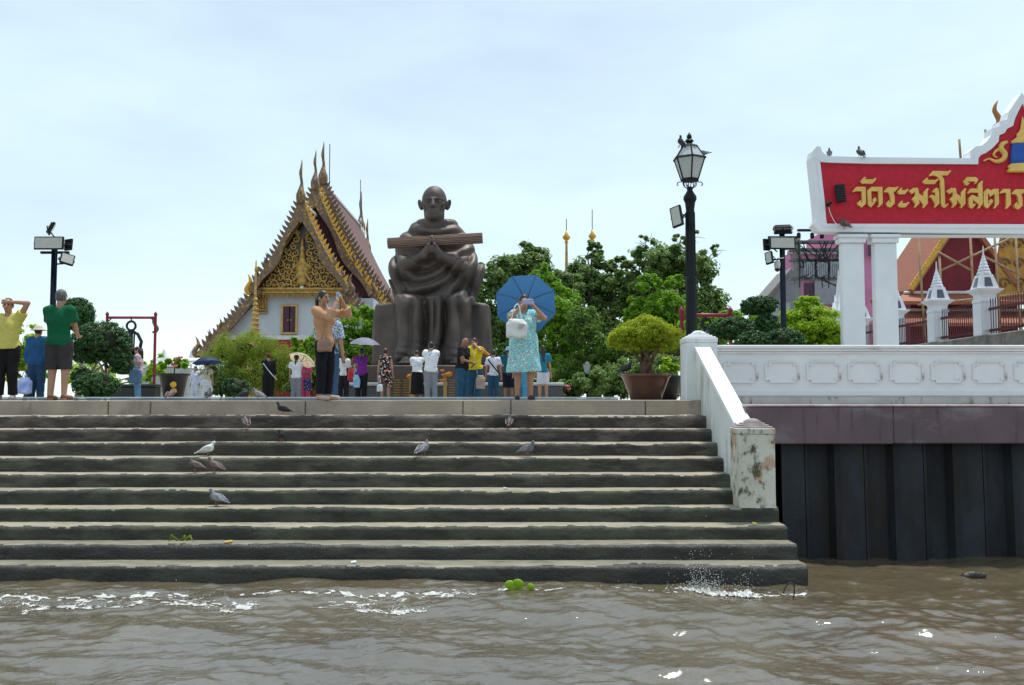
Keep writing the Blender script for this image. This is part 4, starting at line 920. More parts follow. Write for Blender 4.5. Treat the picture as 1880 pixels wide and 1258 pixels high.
# ================================================================ vegetation
def leaves(name, blobs, n, size, mat, parent, seed=1, clump=.28, per=60, aspect=.5, shell=.35, droop=.15):
    """crown of many leaf-sized faces gathered in clumps through the blobs' volume; blobs=(x,y,z,rx,ry,rz)"""
    r = np.random.default_rng(seed); Bs = np.array(blobs, float)
    wgt = (Bs[:, 3] * Bs[:, 5]); wgt = wgt / wgt.sum()
    nc = max(6, n // per); ci = r.choice(len(Bs), nc, p=wgt); d = r.normal(size=(nc, 3)); d /= np.linalg.norm(d, axis=1)[:, None]
    rad = (shell + (1 - shell) * r.random(nc) ** .6)[:, None]
    C = Bs[ci, :3] + d * rad * Bs[ci, 3:]
    cs = clump * Bs[ci, 3:].min(1) * r.uniform(.6, 1.35, nc)
    k = r.integers(0, nc, n); e = r.normal(size=(n, 3)); e /= np.linalg.norm(e, axis=1)[:, None]
    Pn = C[k] + e * (cs[k] * r.random(n) ** .45)[:, None] * np.array([1.15, 1.15, .8])
    Pn[:, 2] = np.maximum(Pn[:, 2], .02)
    nor = e * .8 + d[k] * .5 + np.array([0, 0, .8]) + r.normal(size=(n, 3)) * .45; nor /= np.linalg.norm(nor, axis=1)[:, None]
    tg = r.normal(size=(n, 3)) - np.array([0, 0, droop * 3]); tg -= nor * (tg * nor).sum(1)[:, None]; tg /= np.linalg.norm(tg, axis=1)[:, None]
    bt = np.cross(nor, tg); s = (size * r.uniform(.6, 1.3, n))[:, None]
    V = np.stack([Pn - tg * s * .5, Pn + bt * s * aspect * .5 + nor * s * .08, Pn + tg * s * .5 - nor * s * .06, Pn - bt * s * aspect * .5 + nor * s * .08], 1).reshape(-1, 3)
    F = np.arange(n * 4).reshape(n, 4)
    o = ob(name, npmesh(name, V, F, mat, False), parent); return o
BARK = M('grey_brown_bark', (.13, .095, .07), (.08, .06, .045), scale=5, stretch=(3, 3, .6), rough=.9, bump=.6)
BARKP = M('pale_bark', (.30, .26, .21), (.2, .17, .14), scale=5, stretch=(3, 3, .6), rough=.9, bump=.5)
def limb(mb, a, b, ra, rb, r, bend=.12, seg=5):
    a, b = Vector(a), Vector(b); L = (b - a).length; pts = []
    off = Vector((r.uniform(-1, 1), r.uniform(-1, 1), r.uniform(-.3, .6))) * L * bend
    for i in range(seg + 1): t = i / seg; pts.append(a.lerp(b, t) + off * math.sin(math.pi * t))
    mb.tube(pts, [ra + (rb - ra) * i / seg for i in range(seg + 1)], 7)
def plant(name, label, cat, px, D, blobs, n, size, mat, trunk=.1, bark=None, seed=1, group=None, core=None, z0=0, stems=1, **kw):
    """blobs in photo pixels (x, y, rx, ry[, depth radius m, depth offset m])"""
    base = Vector((PX(px, D), D, z0)); t = thing(name, label, cat, base, 0, group); bl = []
    for b in blobs:
        p = P(b[0], b[1], D); rx, rz = SZ(b[2], D), SZ(b[3], D)
        bl.append((p.x - base.x, (b[5] if len(b) > 5 else 0), p.z - z0, rx, b[4] if len(b) > 4 else rx * .9, rz))
    leaves('crown', bl, n, size, mat, t, seed, **kw)
    r = random.Random(seed); mb = MB()
    zl = min(b[2] for b in bl)
    for s in range(stems):
        o = Vector(((s - (stems - 1) / 2) * trunk * 2.2, r.uniform(-.1, .1) * trunk, 0)); fork = Vector((o.x * 2 + r.uniform(-.1, .1), 0, max(.15, zl * .55)))
        limb(mb, o, fork, trunk, trunk * .72, r, .06)
        for b in bl[s::stems]: limb(mb, fork, (b[0], b[1], b[2]), trunk * .55, trunk * .12, r, .14)
    mb.build('trunk', bark or BARK, t, True)
    if core:       # dense inner twig mass
        c = MB()
        for b in bl: c.ball(b[:3], (b[3] * core, b[4] * core, b[5] * core), 14, 9)
        q = c.build('inner_twigs', M('inner_twigs', (.02, .03, .012), (.035, .035, .02), scale=9, rough=1), t, True)
    return t
DG = LEAF('dark_leaf', (.085, .18, .045), (.28, .40, .115), .55); MG = LEAF('mid_leaf', (.08, .18, .03), (.21, .33, .06), .5)
BG = LEAF('bright_leaf', (.11, .30, .016), (.30, .50, .04), .5); YG = LEAF('olive_gold_leaf', (.13, .24, .022), (.34, .42, .05), .5)
TG = LEAF('topiary_leaf', (.018, .08, .02), (.07, .17, .045), .28); BY = LEAF('bonsai_leaf', (.24, .34, .018), (.52, .58, .035), .5); LG = LEAF('lime_leaf', (.22, .42, .018), (.46, .62, .04), .5)
GT = 'trees behind the terrace'
plant('shade_tree', 'dark green leafy tree right of the statue with sparse twiggy top', 'tree', 945, 45, [(925, 505, 48, 42), (975, 490, 42, 38), (900, 560, 45, 50), (955, 580, 60, 55), (1010, 560, 45, 55), (940, 650, 70, 55), (968, 452, 14, 10), (1040, 530, 30, 40), (890, 500, 20, 25)], 30000, .20, DG, .28, seed=11, group=GT, aspect=.75)
plant('shade_tree', 'dark leafy tree rising behind the two gilded pole tips', 'tree', 1095, 47, [(1085, 500, 40, 40), (1120, 540, 45, 45), (1065, 570, 50, 50), (1110, 620, 70, 60), (1060, 660, 60, 60), (1088, 462, 18, 14), (1040, 520, 30, 30), (1140, 500, 30, 30)], 28000, .20, DG, .26, seed=12, group=GT, aspect=.75)
plant('shade_tree', 'tall dark leafy tree with bare twigs behind the street lamp', 'tree', 1230, 46, [(1215, 475, 55, 35), (1270, 500, 50, 40), (1190, 530, 45, 45), (1240, 560, 65, 50), (1305, 560, 38, 45), (1200, 620, 60, 60), (1290, 630, 50, 50), (1250, 440, 20, 12), (1160, 500, 25, 25)], 34000, .20, DG, .26, seed=13, group=GT, aspect=.75)
plant('young_tree', 'bright green young tree in front of the dark trees, above the blue umbrella', 'tree', 1010, 38, [(1000, 510, 28, 30), (975, 535, 30, 25), (1020, 560, 40, 35), (1045, 610, 40, 40), (1000, 620, 40, 45), (1060, 660, 45, 45), (1020, 690, 50, 40)], 17000, .18, BG, .12, seed=14, group=GT, aspect=.45)
plant('young_tree', 'pale bright green tree left of the street lamp post', 'tree', 1205, 37, [(1190, 520, 22, 20), (1225, 560, 38, 30), (1180, 570, 30, 30), (1230, 610, 40, 35), (1160, 610, 28, 30), (1240, 520, 18, 18)], 14000, .17, BG, .1, seed=15, group=GT, aspect=.5)
plant('shade_tree', 'mid green drooping tree between the blue umbrella and the potted bonsai', 'tree', 1085, 35, [(1070, 600, 35, 40), (1105, 650, 45, 40), (1060, 690, 45, 40), (1130, 690, 40, 40)], 16000, .16, MG, .14, seed=16, group=GT, aspect=.4)
plant('hedge_shrub', 'broad dark hedge shrub under the trees behind the bonsai pot', 'shrub', 1180, 33, [(1100, 700, 50, 32), (1160, 690, 50, 40), (1220, 690, 50, 42), (1040, 712, 30, 22)], 13000, .14, DG, .08, seed=17, group=GT)
plant('golden_shrub', 'broad olive gold feathery shrub in front of the temple wall', 'shrub', 452, 39.5, [(450, 640, 62, 34), (410, 660, 40, 32), (500, 665, 45, 38), (455, 690, 75, 40), (525, 690, 30, 40)], 30000, .10, YG, .1, seed=18, aspect=.3, clump=.34, core=.3)
plant('leafy_shrub', 'dark leafy shrub left of the golden shrub behind the navy umbrella', 'shrub', 405, 38.6, [(405, 690, 32, 30), (425, 712, 30, 20), (388, 715, 20, 18)], 5000, .13, DG, .06, seed=19)
plant('clipped_ball_shrub', 'small clipped dark ball shrub behind the pigeons', 'shrub', 435, 30, [(434, 710, 24, 17)], 2600, .07, TG, .05, seed=20, core=.78, shell=.9, clump=.2)
plant('glossy_tree', 'glossy bright green tree between the temple and the statue', 'tree', 640, 37, [(655, 590, 38, 30), (610, 620, 40, 30), (675, 620, 28, 30), (560, 635, 25, 22), (640, 650, 50, 35), (690, 650, 20, 40), (585, 655, 40, 30)], 13000, .2, BG, .12, seed=21, aspect=.42)
plant('glossy_tree', 'dark glossy shrub mass low behind the purple shirt', 'shrub', 640, 38.5, [(620, 680, 60, 45), (680, 680, 30, 50), (560, 690, 40, 40)], 5000, .26, MG, .1, seed=22)
plant('leafy_shrub', 'yellow green shrub between the yellow top and the green shirt', 'shrub', 45, 23, [(42, 620, 28, 32), (20, 660, 30, 40), (60, 680, 30, 40)], 4500, .12, LG, .06, seed=23)
plant('leafy_shrub', 'yellow green leafy shrub glimpsed through the topiary trunks', 'shrub', 170, 30, [(160, 690, 40, 40), (200, 700, 30, 30), (262, 690, 30, 36), (290, 690, 22, 40)], 5000, .12, LG, .06, seed=24)
# topiary at the left
plant('topiary_ball', 'round clipped dark green topiary ball beside the green shirt', 'topiary', 140, 19.6, [(140, 577, 30, 29)], 12000, .045, TG, .05, BARKP, seed=25, core=.8, shell=.92, clump=.16, per=30)
plant('topiary_tree', 'broad clipped topiary crown on forked pale trunks', 'topiary', 172, 18.4, [(186, 625, 50, 34), (160, 645, 30, 22), (215, 650, 26, 34), (225, 665, 20, 22)], 24000, .045, TG, .055, BARKP, seed=26, core=.78, shell=.9, clump=.16, per=30, stems=2)
plant('topiary_tree', 'low clipped topiary shrub beneath the broad topiary crown', 'topiary', 176, 17.4, [(176, 708, 40, 22), (150, 690, 18, 15)], 11000, .045, TG, .04, BARKP, seed=27, core=.78, shell=.9, clump=.18, per=30)
# right-hand shrubs behind the balustrade
plant('topiary_tree', 'flat-topped pine topiary on a bare leaning trunk, left of the pole', 'topiary', 1388, 18.6, [(1395, 560, 34, 16), (1380, 566, 20, 12)], 9000, .045, TG, .035, BARKP, seed=28, core=.8, shell=.9, clump=.2, per=30)
plant('topiary_tree', 'clipped flat green topiary beside the red frame on the right', 'topiary', 1345, 18.2, [(1345, 603, 40, 20), (1320, 607, 20, 14)], 11000, .045, TG, .03, BARKP, seed=29, core=.78, shell=.9, clump=.18, per=30)
for i, (x, rx, y, lab) in enumerate(((1385, 34, 632, 'low clipped mound shrub left of the dark light pole base'), (1440, 36, 627, 'low clipped mound shrub right of the dark light pole base'), (1408, 22, 600, 'small dark clipped shrub behind the two low mounds'))):
    plant('clipped_mound', lab, 'shrub', x, 17.2 + (i == 2) * 1.2, [(x, y, rx, 24)], 8000, .045, TG, .04, seed=30 + i, core=.8, shell=.92, clump=.16, per=30, group='clipped mounds behind the balustrade')
plant('lime_bush', 'bright lime green bush between the light pole and the gate column', 'bush', 1490, 20.8, [(1490, 590, 50, 36), (1455, 600, 35, 30), (1525, 610, 30, 32), (1480, 560, 28, 22), (1500, 640, 60, 30)], 17000, .075, LG, .06, seed=34, core=.3)
plant('lime_bush', 'bright green foliage beyond the red frame and the lamp post', 'bush', 1330, 27, [(1330, 590, 50, 35), (1290, 610, 40, 35), (1375, 580, 25, 30), (1300, 650, 60, 40)], 6500, .14, BG, .07, seed=35)
for i, (x0, y0, x1, y1, D) in enumerate(((955, 500, 968, 445, 45), (1085, 500, 1092, 440, 47), (1240, 480, 1275, 428, 46), (1215, 480, 1175, 442, 46), (1290, 500, 1318, 455, 46))):
    a, b = P(x0, y0, D), P(x1, y1, D); t = thing('bare_branch', ['bare twig sprig at the top right of the statue-side tree', 'bare twig at the top of the tree behind the gilded pole tips', 'bare branch tip highest in the tree behind the lamp', 'bare drooping branch at the upper left of the lamp-side tree', 'bare branch at the right of the street lamp shaft'][i], 'branch', a)
    mb = MB(); r = random.Random(i); b = b - a
    limb(mb, (0, 0, 0), b, .05, .012, r, .2, 6)
    for q in range(6): f = .35 + .1 * q; c = b * f; limb(mb, c, c + Vector((r.uniform(-.7, .7), r.uniform(-.3, .3), r.uniform(-.2, .6))), .02, .006, r, .2, 4)
    mb.build('twigs', BARKP, t); leaves('leaf_tuft', [(b.x * .9, 0, b.z * .9, .4, .3, .35)], 90, .22, DG, t, 50 + i, aspect=.75)

# ---------------------------------------------------------------- pots
def pot(t, prof, mat, n=28): return MB().lathe(prof, (0, 0, 0), n).build('pot', mat, t, True)
D = 15.4; bx = PX(1186, D)
t = thing('bonsai_pot', 'wide brown glazed pot with a golden green bonsai left of the white post', 'potted plant', (bx, D, 0))
w_ = SZ(46, D); hz = PZ(687, D)
pot(t, [(w_ * .55, 0), (w_ * .62, .01), (w_ * .72, hz * .3), (w_ * .9, hz * .75), (w_ * .96, hz * .88), (w_ * 1.0, hz * .9), (w_ * 1.02, hz * .97), (w_ * .98, hz), (w_ * .9, hz * .99), (w_ * .86, hz * .9), (.01, hz * .9)], M('brown_glaze', (.12, .048, .026), (.085, .035, .02), scale=3, rough=.3, coat=.3, dirt=((.16, .08, .05), .55, .8, 2, (1, 1, 3))))
bl = []
for (x, y, rx, rz) in ((1184, 612, 52, 26), (1145, 622, 30, 20), (1225, 620, 30, 22), (1184, 600, 40, 20), (1165, 634, 30, 14), (1210, 636, 28, 14)):
    p = P(x, y, D); bl.append((p.x - bx, 0, p.z, SZ(rx, D), SZ(rx, D) * .85, SZ(rz, D)))
leaves('crown', bl, 24000, .045, BY, t, 61, clump=.26, per=35, aspect=.34, shell=.7, droop=-.4)
tr = MB(); r = random.Random(4)
for i in range(7):
    a = Vector((r.uniform(-.06, .06), r.uniform(-.06, .06), hz * .9)); f = Vector((r.uniform(-.1, .1), r.uniform(-.1, .1), hz + .2)); limb(tr, a, f, .045, .035, r, .1); b = bl[i % 6]; limb(tr, f, (b[0] * .9, r.uniform(-.15, .15), b[2] + .02), .034, .01, r, .15)
tr.build('trunk', M('bonsai_bark', (.15, .09, .06), (.1, .06, .04), scale=8, rough=.9), t, True)
D = 16.2; t = thing('black_pot', 'tall black pot with round green leaves behind the bonsai pot', 'potted plant', (PX(1226, D), D, 0)); hz = PZ(690, D)
pot(t, [(.13, 0), (.16, .02), (.22, hz * .9), (.24, hz), (.2, hz), (.18, hz * .9), (.01, hz * .88)], M('black_plastic', (.012, .012, .014), rough=.35))
leaves('round_leaves', [(-.05, 0, hz + .16, .25, .2, .12)], 240, .13, LG, t, 62, aspect=.9)
MB().tube([(0, 0, hz * .8), (-.03, 0, hz + .15)], .012, 6).build('stem', MG, t)
D = 17.0; t = thing('lotus_pot', 'black tapered pot with gold roundels and pink flowers right of the red frame', 'potted plant', (PX(318, D), D, 0)); hz = PZ(686, D); w_ = SZ(27, D)
pot(t, [(w_ * .6, 0), (w_ * .64, .015), (w_ * .95, hz * .9), (w_ * 1.06, hz * .93), (w_ * 1.08, hz), (w_ * .98, hz), (w_ * .9, hz * .9), (.01, hz * .88)], M('black_glaze', (.014, .014, .016), rough=.25))
for zz in (.58, .34): MB().lathe([(.055, 0), (.055, .012), (.001, .018)], (0, 0, 0), 20).xf(Matrix.Translation((w_ * .28, -w_ * (.66 + .36 * zz) * .94, hz * zz)) @ Matrix.Rotation(R(82), 4, 'X')).build('gold_roundel', mgoldb, t)
leaves('round_leaves', [(0, 0, hz + .14, .26, .2, .13), (.08, 0, hz + .24, .16, .15, .08)], 420, .12, BG, t, 63, aspect=.9)
leaves('flowers', [(.12, -.05, hz + .27, .08, .06, .05), (.06, -.1, hz + .18, .06, .06, .05)], 90, .06, LEAF('coral_petal', (.75, .16, .14), (.8, .35, .3), .3), t, 64, aspect=.8)
MB().tube([(0, 0, hz * .8), (.02, 0, hz + .2)], .012, 6).build('stem', MG, t)
t = thing('planter_bench', 'long black planter trough behind the person in pink', 'planter', (PX(248, 27.2), 27.2, 0))
MB().box((-.64, -.2, 0), (.62, .3, .38), bev=.02).box((-.68, -.24, .38), (.66, .34, .46), bev=.015).build('trough', M('black_stone', (.02, .024, .026), rough=.4), t)
t = thing('water_hyacinth', 'bright green water hyacinth floating at the foot of the steps', 'plant', (PX(945, 9.6), 9.6, 0)); zz = float(wz(t.location.x, 9.6)); t.location.z = zz
mb = MB()
for (dx, dz, r_) in ((-.05, .05, .055), (.03, .06, .06), (.16, .03, .04), (-.02, .02, .05)):
    mb.ball((dx, 0, dz), (r_, .02, r_ * .8), 10, 6, rot=Matrix.Rotation(dx * 3, 3, 'Y'))
mb.build('leaf_cluster', LG, t, True); MB().tube([(0, 0, 0), (.1, 0, .02), (.17, 0, .05)], .008, 5).build('stalk', LG, t)
t = thing('fallen_sprig', 'yellow green plant sprig lying on a lower step', 'plant', (PX(335, SD[9] + .1), SD[9] + .1, SZs[9] + .012))
mb = MB(); r = random.Random(3)
for i in range(7): a = r.uniform(-.25, .25); mb.tube([(a * .2, 0, .02), (a * .7, r.uniform(-.05, .05), .05 + r.uniform(0, .03)), (a, r.uniform(-.08, .08), .012)], [.012, .014, .004], 5)
mb.build('stalks', YG, t)
# ================================================================ street furniture, gate sign, buildings on the right
miron = M('black_green_iron', (.008, .011, .013), (.013, .017, .019), scale=4, rough=.5, spec=.2)
def GLASS(name, c, rough=.15):
    m, n, l, b, o = _new(name); co = n.new('ShaderNodeTexCoord').outputs['Object']
    l.new(_mix(n, l, _noise(n, l, co, 3, 3), c, tuple(q * .85 for q in c)), b.inputs['Base Color']); b.inputs['Roughness'].default_value = rough; b.inputs['Transmission Weight'].default_value = .25; return m
mfrost = GLASS('frosted_lamp_glass', (.62, .66, .66), .35)
D = 15.5; lx = PX(1271, D); zt = lambda y: PZ(y, D)
lp = thing('street_lamp', 'tall black ornate street lamp with hexagonal glass lantern behind the white post', 'street lamp', (lx, D, 0))
pr = [(.16, 0), (.16, .12), (.125, .16), (.12, .5), (.10, .56), (.095, .62), (.087, zt(520)), (.095, zt(518)), (.095, zt(510)), (.08, zt(507)), (.07, zt(385)), (.085, zt(372)), (.11, zt(366)), (.105, zt(361)), (.07, zt(355)), (.045, zt(350)), (.05, zt(347)), (.03, zt(343))]
po = MB().lathe(pr, (0, 0, 0), 20)
for i in range(10): a = 6.283 * i / 10; po.tube([(.088 * math.cos(a), .088 * math.sin(a), .65), (.072 * math.cos(a), .072 * math.sin(a), zt(390))], .009, 5)
po.build('post', miron, lp, False)
bk = MB()
for i in range(8):
    a = 6.283 * i / 8; bk.tube([(.03 * math.cos(a), .03 * math.sin(a), zt(347)), (.1 * math.cos(a), .1 * math.sin(a), zt(342)), (.12 * math.cos(a), .12 * math.sin(a), zt(333))], .008, 5)
    if i % 2 == 0: bk.tube(spl([(.13 * math.cos(a), .13 * math.sin(a), zt(334)), (.19 * math.cos(a), .19 * math.sin(a), zt(335)), (.21 * math.cos(a), .21 * math.sin(a), zt(339)), (.185 * math.cos(a), .185 * math.sin(a), zt(341))], 10), .008, 5)
bk.build('scroll_basket', miron, lp)
lan = MB().lathe([(.14, zt(333)), (.15, zt(332)), (.15, zt(330)), (.13, zt(329))], (0, 0, 0), 6)
hexp = lambda r_, z, i: Vector((r_ * math.cos(6.283 * (i + .5) / 6), r_ * math.sin(6.283 * (i + .5) / 6), z))
rb_, re, rt = .145, .262, .125; zb, ze, zr = zt(330), zt(292), zt(269)
for i in range(6):
    lan.tube([hexp(rb_, zb, i), hexp(re, ze, i)], .013, 5).tube([hexp(re, ze, i), hexp(rt, zr, i)], .012, 5).tube([hexp(rb_, zb, i), hexp(rb_, zb, i + 1)], .012, 5).tube([hexp(re + .012, ze, i), hexp(re + .012, ze, i + 1)], .016, 5).tube([hexp(rt, zr, i), hexp(rt, zr, i + 1)], .013, 5)
lan.lathe([(rt + .02, zr - .005), (rt - .02, zr + .02), (.05, zr + .045), (.045, zr + .06), (.075, zr + .085), (.05, zr + .12), (.03, zr + .125), (.045, zr + .155), (.035, zr + .19), (.012, zr + .215), (.02, zt(246)), (.001, zt(243))], (0, 0, 0), 14)
la = lan.build('lantern', miron, lp)
for i in range(6):
    for (a, b, c, d) in ((hexp(rb_, zb, i), hexp(rb_, zb, i + 1), hexp(re, ze, i + 1), hexp(re, ze, i)), (hexp(re, ze, i), hexp(re, ze, i + 1), hexp(rt, zr, i + 1), hexp(rt, zr, i))):
        c0 = (a + b + c + d) / 4; inn = Vector((-c0.x, -c0.y, 0)).normalized() * .006
        q = [c0 + (p - c0) * .97 for p in (a, b, c, d)]; MB().add([p for p in q] + [p + inn for p in q], [(0, 1, 2, 3), (7, 6, 5, 4), (0, 4, 5, 1), (1, 5, 6, 2), (2, 6, 7, 3), (3, 7, 4, 0)]).build('pane', mfrost, la)
mflood = M('floodlight_housing', (.010, .013, .017), rough=.5, spec=.25); mlens = M('floodlight_lens', (.50, .50, .44), (.44, .44, .39), scale=14, rough=.25)
def floodlight(label, x, y, D, w, hgt, yaw, tilt, pole=None, roll=0):
    """yaw 0 faces the river; lens in front, finned back, U bracket to the pole"""
    p = P(x, y, D); t = thing('floodlight', label, 'floodlight', p, 0, 'floodlights on poles'); t.rotation_euler = Euler((tilt, roll, yaw), 'XYZ')
    b = MB().box((-w / 2, 0, -hgt / 2), (w / 2, .05, hgt / 2), bev=.01)
    for i in range(7): b.box((-w * .42, .05, -hgt * .42 + i * hgt * .13), (w * .42, .085, -hgt * .42 + i * hgt * .13 + .012))
    b.build('housing', mflood, t); MB().box((-w / 2 + .025, -.004, -hgt / 2 + .025), (w / 2 - .025, .001, hgt / 2 - .025)).build('lens', mlens, t)
    br = MB().tube([(-w / 2 - .012, .03, 0), (-w / 2 - .012, .11, -.02), (w / 2 + .012, .11, -.02), (w / 2 + .012, .03, 0)], .01, 5)
    if pole:
        q = (Vector((PX(pole[0], D), D + .02, PZ(pole[1], D))) - p); q = t.rotation_euler.to_matrix().inverted() @ q; br.tube([(0, .11, -.02), q], .014, 6)
    br.build('bracket', mflood, t)
floodlight('square floodlight clamped to the left of the ornate street lamp shaft', 1241, 397, 15.4, .20, .36, R(-38), R(-8), (1266, 390), R(-14))
def lightpole(label, x, D, ytop, wpx, lamps):
    t = thing('light_pole', label, 'light pole', (PX(x, D), D, 0)); r_ = SZ(wpx, D) / 2
    MB().lathe([(r_ * 2.2, 0), (r_ * 2.2, .03), (r_, .04), (r_, PZ(ytop, D)), (r_ * .6, PZ(ytop, D) + .01)], (0, 0, 0), 16).build('post', M('blue_black_paint', (.005, .012, .02), rough=.75, spec=.05), t, True)
    MB().box((-.28, -.03, PZ(ytop, D) - .16), (.30, .03, PZ(ytop, D) - .11)).tube([(0, 0, PZ(ytop, D) - .38), (.26, -.02, PZ(ytop, D) - .36)], .016, 6).build('cross_arm', mflood, t)
    for l_ in lamps: floodlight(*l_)
lightpole('dark steel light pole rising behind the person in the green T-shirt', 92, 19.5, 452, 10.5, [
    ('wide floodlight facing the river on the left light pole', 89, 446, 19.3, .60, .27, R(0), R(-4), (92, 455)), ('floodlight tilted up at the very top of the left light pole', 97, 421, 19.5, .32, .26, R(115), R(25), (94, 440)),
    ('small floodlight facing away at the right of the left light pole', 128, 450, 19.6, .22, .24, R(150), R(4), (100, 457)), ('small floodlight tilted down under the arm of the left light pole', 124, 475, 19.3, .27, .24, R(35), R(-18), (98, 474), R(14))])
lightpole('dark steel light pole standing behind the white balustrade shrubs', 1441, 19.0, 424, 10, [
    ('wide floodlight facing the river on the right light pole', 1437, 446, 18.8, .52, .25, R(4), R(-4), (1441, 455)), ('floodlight lying tilted back on top of the right light pole', 1437, 424, 19.0, .36, .22, R(170), R(38), (1441, 440)),
    ('small dark floodlight turned away left of the right light pole', 1406, 450, 19.1, .15, .24, R(200), R(4), (1432, 462)), ('small floodlight angled left and down on the right light pole', 1411, 473, 18.8, .16, .26, R(-40), R(-10), (1436, 476), R(-12))])
t = thing('dome_camera', 'white dome security camera hanging beside the right light pole', 'camera', P(1427, 486, 18.9)); MB().lathe([(.055, -.08), (.065, 0), (.06, .06), (.02, .08)], (0, 0, 0), 16).tube([(0, 0, .07), (0, 0, .12), (.14, 0, .14)], .012, 6).build('housing', M('white_plastic', (.7, .7, .7), rough=.4), t, True); MB().ball((0, 0, -.085), (.055, .055, .06), 14, 8).build('dome', M('smoked_dome', (.015, .015, .02), rough=.1), t, True)

# red bell frames
mred = M('crimson_paint', (.28, .022, .05), (.22, .02, .04), scale=4, rough=.5)
def bellframe(label, x0, x1, ytop, D, z0=0):
    cx = PX((x0 + x1) / 2, D); t = thing('bell_frame', label, 'frame', (cx, D, z0)); hw = SZ((x1 - x0) / 2, D); zt_ = PZ(ytop, D)
    for s in (-1, 1): MB().lathe([(.05, 0), (.045, .03), (.04, .06), (.04, zt_ - .03), (.055, zt_ - .02), (.05, zt_ + .02), (.02, zt_ + .06), (.001, zt_ + .09)], (s * hw, 0, 0), 12).build('post', mred, t, True)
    MB().tube([(-hw, 0, zt_ - .10), (hw, 0, zt_ - .10)], .04, 10).tube([(-hw, 0, zt_ - .24), (-hw + .14, 0, zt_ - .11)], .018, 6).tube([(hw, 0, zt_ - .24), (hw - .14, 0, zt_ - .11)], .018, 6).build('beam', mred, t, True)
    return t, zt_
t, zz = bellframe('crimson frame with a hanging iron ring ornament at the left', 193, 282, 577, 27.6)
g = thing('iron_ornament', 'dark iron ring and arched cage hanging in the left crimson frame', 'bell', (t.location.x, 27.6, zz))
mb = MB().tube([(0, 0, -.06), (0, 0, -.22)], .02, 6)
mb.tube([(.13 * math.cos(a), 0, -.34 + .13 * math.sin(a)) for a in np.linspace(0, 6.283, 20)], .035, 7)
for s in (-1, 1): mb.tube([(s * .03, 0, -.5), (s * .2, 0, -.58), (s * .31, 0, -.8), (s * .27, 0, -1.0)], .05, 7)
mb.tube([(0, 0, -.46), (0, 0, -1.0)], .06, 7).tube([(-.1, 0, -.55), (-.09, 0, -1.0)], .025, 6).tube([(.1, 0, -.55), (.09, 0, -1.0)], .025, 6).lathe([(.33, -1.1), (.34, -1.0), (.3, -.98), (.05, -.97)], (0, 0, 0), 18).build('ironwork', M('blue_black_iron', (.02, .026, .034), rough=.45, metal=.4), g, True)
MB().lathe([(.30, -1.75), (.33, -1.70), (.3, -1.35), (.24, -1.15), (.15, -1.101)], (0, 0, 0), 20).build('bell', M('bell_bronze', (.035, .04, .045), rough=.4, metal=.5), g, True)
t, zz = bellframe('crimson frame with an iron ring behind the lamp post on the right', 1253, 1343, 570, 19.5)
g = thing('iron_ring', 'dark iron ring hanging from the right crimson frame', 'bell', (t.location.x, 19.5, zz)); MB().tube([(.09 * math.cos(a), 0, -.26 + .09 * math.sin(a)) for a in np.linspace(0, 6.283, 18)], .03, 7).lathe([(.2, -.9), (.22, -.85), (.17, -.5), (.05, -.36)], (0, 0, 0), 16).build('ring_and_bell', M('blue_black_iron', (.02, .026, .034)), g, True)

# ---------------------------------------------------------------- gate sign
GD = 20.0; GC = 1892; k = GD / FPX
gate = thing('gate_sign', 'big red temple gate sign with gold Thai lettering on white columns', 'sign', (PX(GC, GD), GD, 0))
q = lambda pts: [((x - GC) * k, PZ(y, GD)) for x, y in pts]
left_o = [(1509, 426), (1499, 413), (1506, 402), (1504, 370), (1497, 292), (1500, 278), (1508, 270), (1515, 271), (1518, 281), (1528, 288), (1600, 290), (1793, 292), (1793, 278), (1802, 271), (1815, 268), (1824, 261), (1834, 248), (1835, 237), (1848, 234), (1850, 224), (1863, 221), (1867, 206), (1880, 188)]
left_i = [(1524, 412), (1523, 411), (1522, 402), (1520, 370), (1513, 297), (1513, 297.5), (1513.5, 298), (1514, 298.5), (1516, 299), (1528, 300), (1600, 302), (1806, 303), (1807, 292), (1812, 286), (1822, 282), (1833, 274), (1845, 262), (1847, 250), (1857, 246), (1862, 238), (1873, 233), (1877, 220), (1884, 206)]
mir = lambda L: [(2 * GC - x, y) for x, y in L[::-1]]
outer = q([(GC, 430)] + left_o + [(GC, 172)] + mir(left_o)); inner = q([(GC, 413)] + left_i + [(GC, 192)] + mir(left_i))
# order above runs clockwise seen from the river: reverse for outward faces
outer, inner = outer[::-1], inner[::-1]
mgw = M('gate_white', (.82, .84, .86), (.77, .79, .82), scale=1.5, rough=.75, dirt=((.6, .6, .6), .66, .9, 2, (1, 1, .4)))
def ring(A, Bq, y0, y1):
    n = len(A); m = MB(); vs = [(x, y0, z) for x, z in A] + [(x, y0, z) for x, z in Bq] + [(x, y1, z) for x, z in A] + [(x, y1, z) for x, z in Bq]; fs = []
    for j in range(n):
        e = (j + 1) % n; fs += [(j, e, n + e, n + j), (2 * n + j, 3 * n + j, 3 * n + e, 2 * n + e), (j, 2 * n + j, 2 * n + e, e), (n + j, n + e, 3 * n + e, 3 * n + j)]
    return m.add(vs, fs)
ring(outer, inner, -.06, .28).build('frame', mgw, gate)
mid = [(a[0] * .45 + b[0] * .55, a[1] * .45 + b[1] * .55) for a, b in zip(outer, inner)]
ring(mid, inner, -.04, -.075).build('inner_moulding', mgw, gate)
mredp = M('scarlet_panel', (.56, .008, .03), (.46, .006, .022), scale=9, rough=.6, bump=.2, bscale=60)
pn = MB(); n = len(inner); cxz = (0, PZ(340, GD))
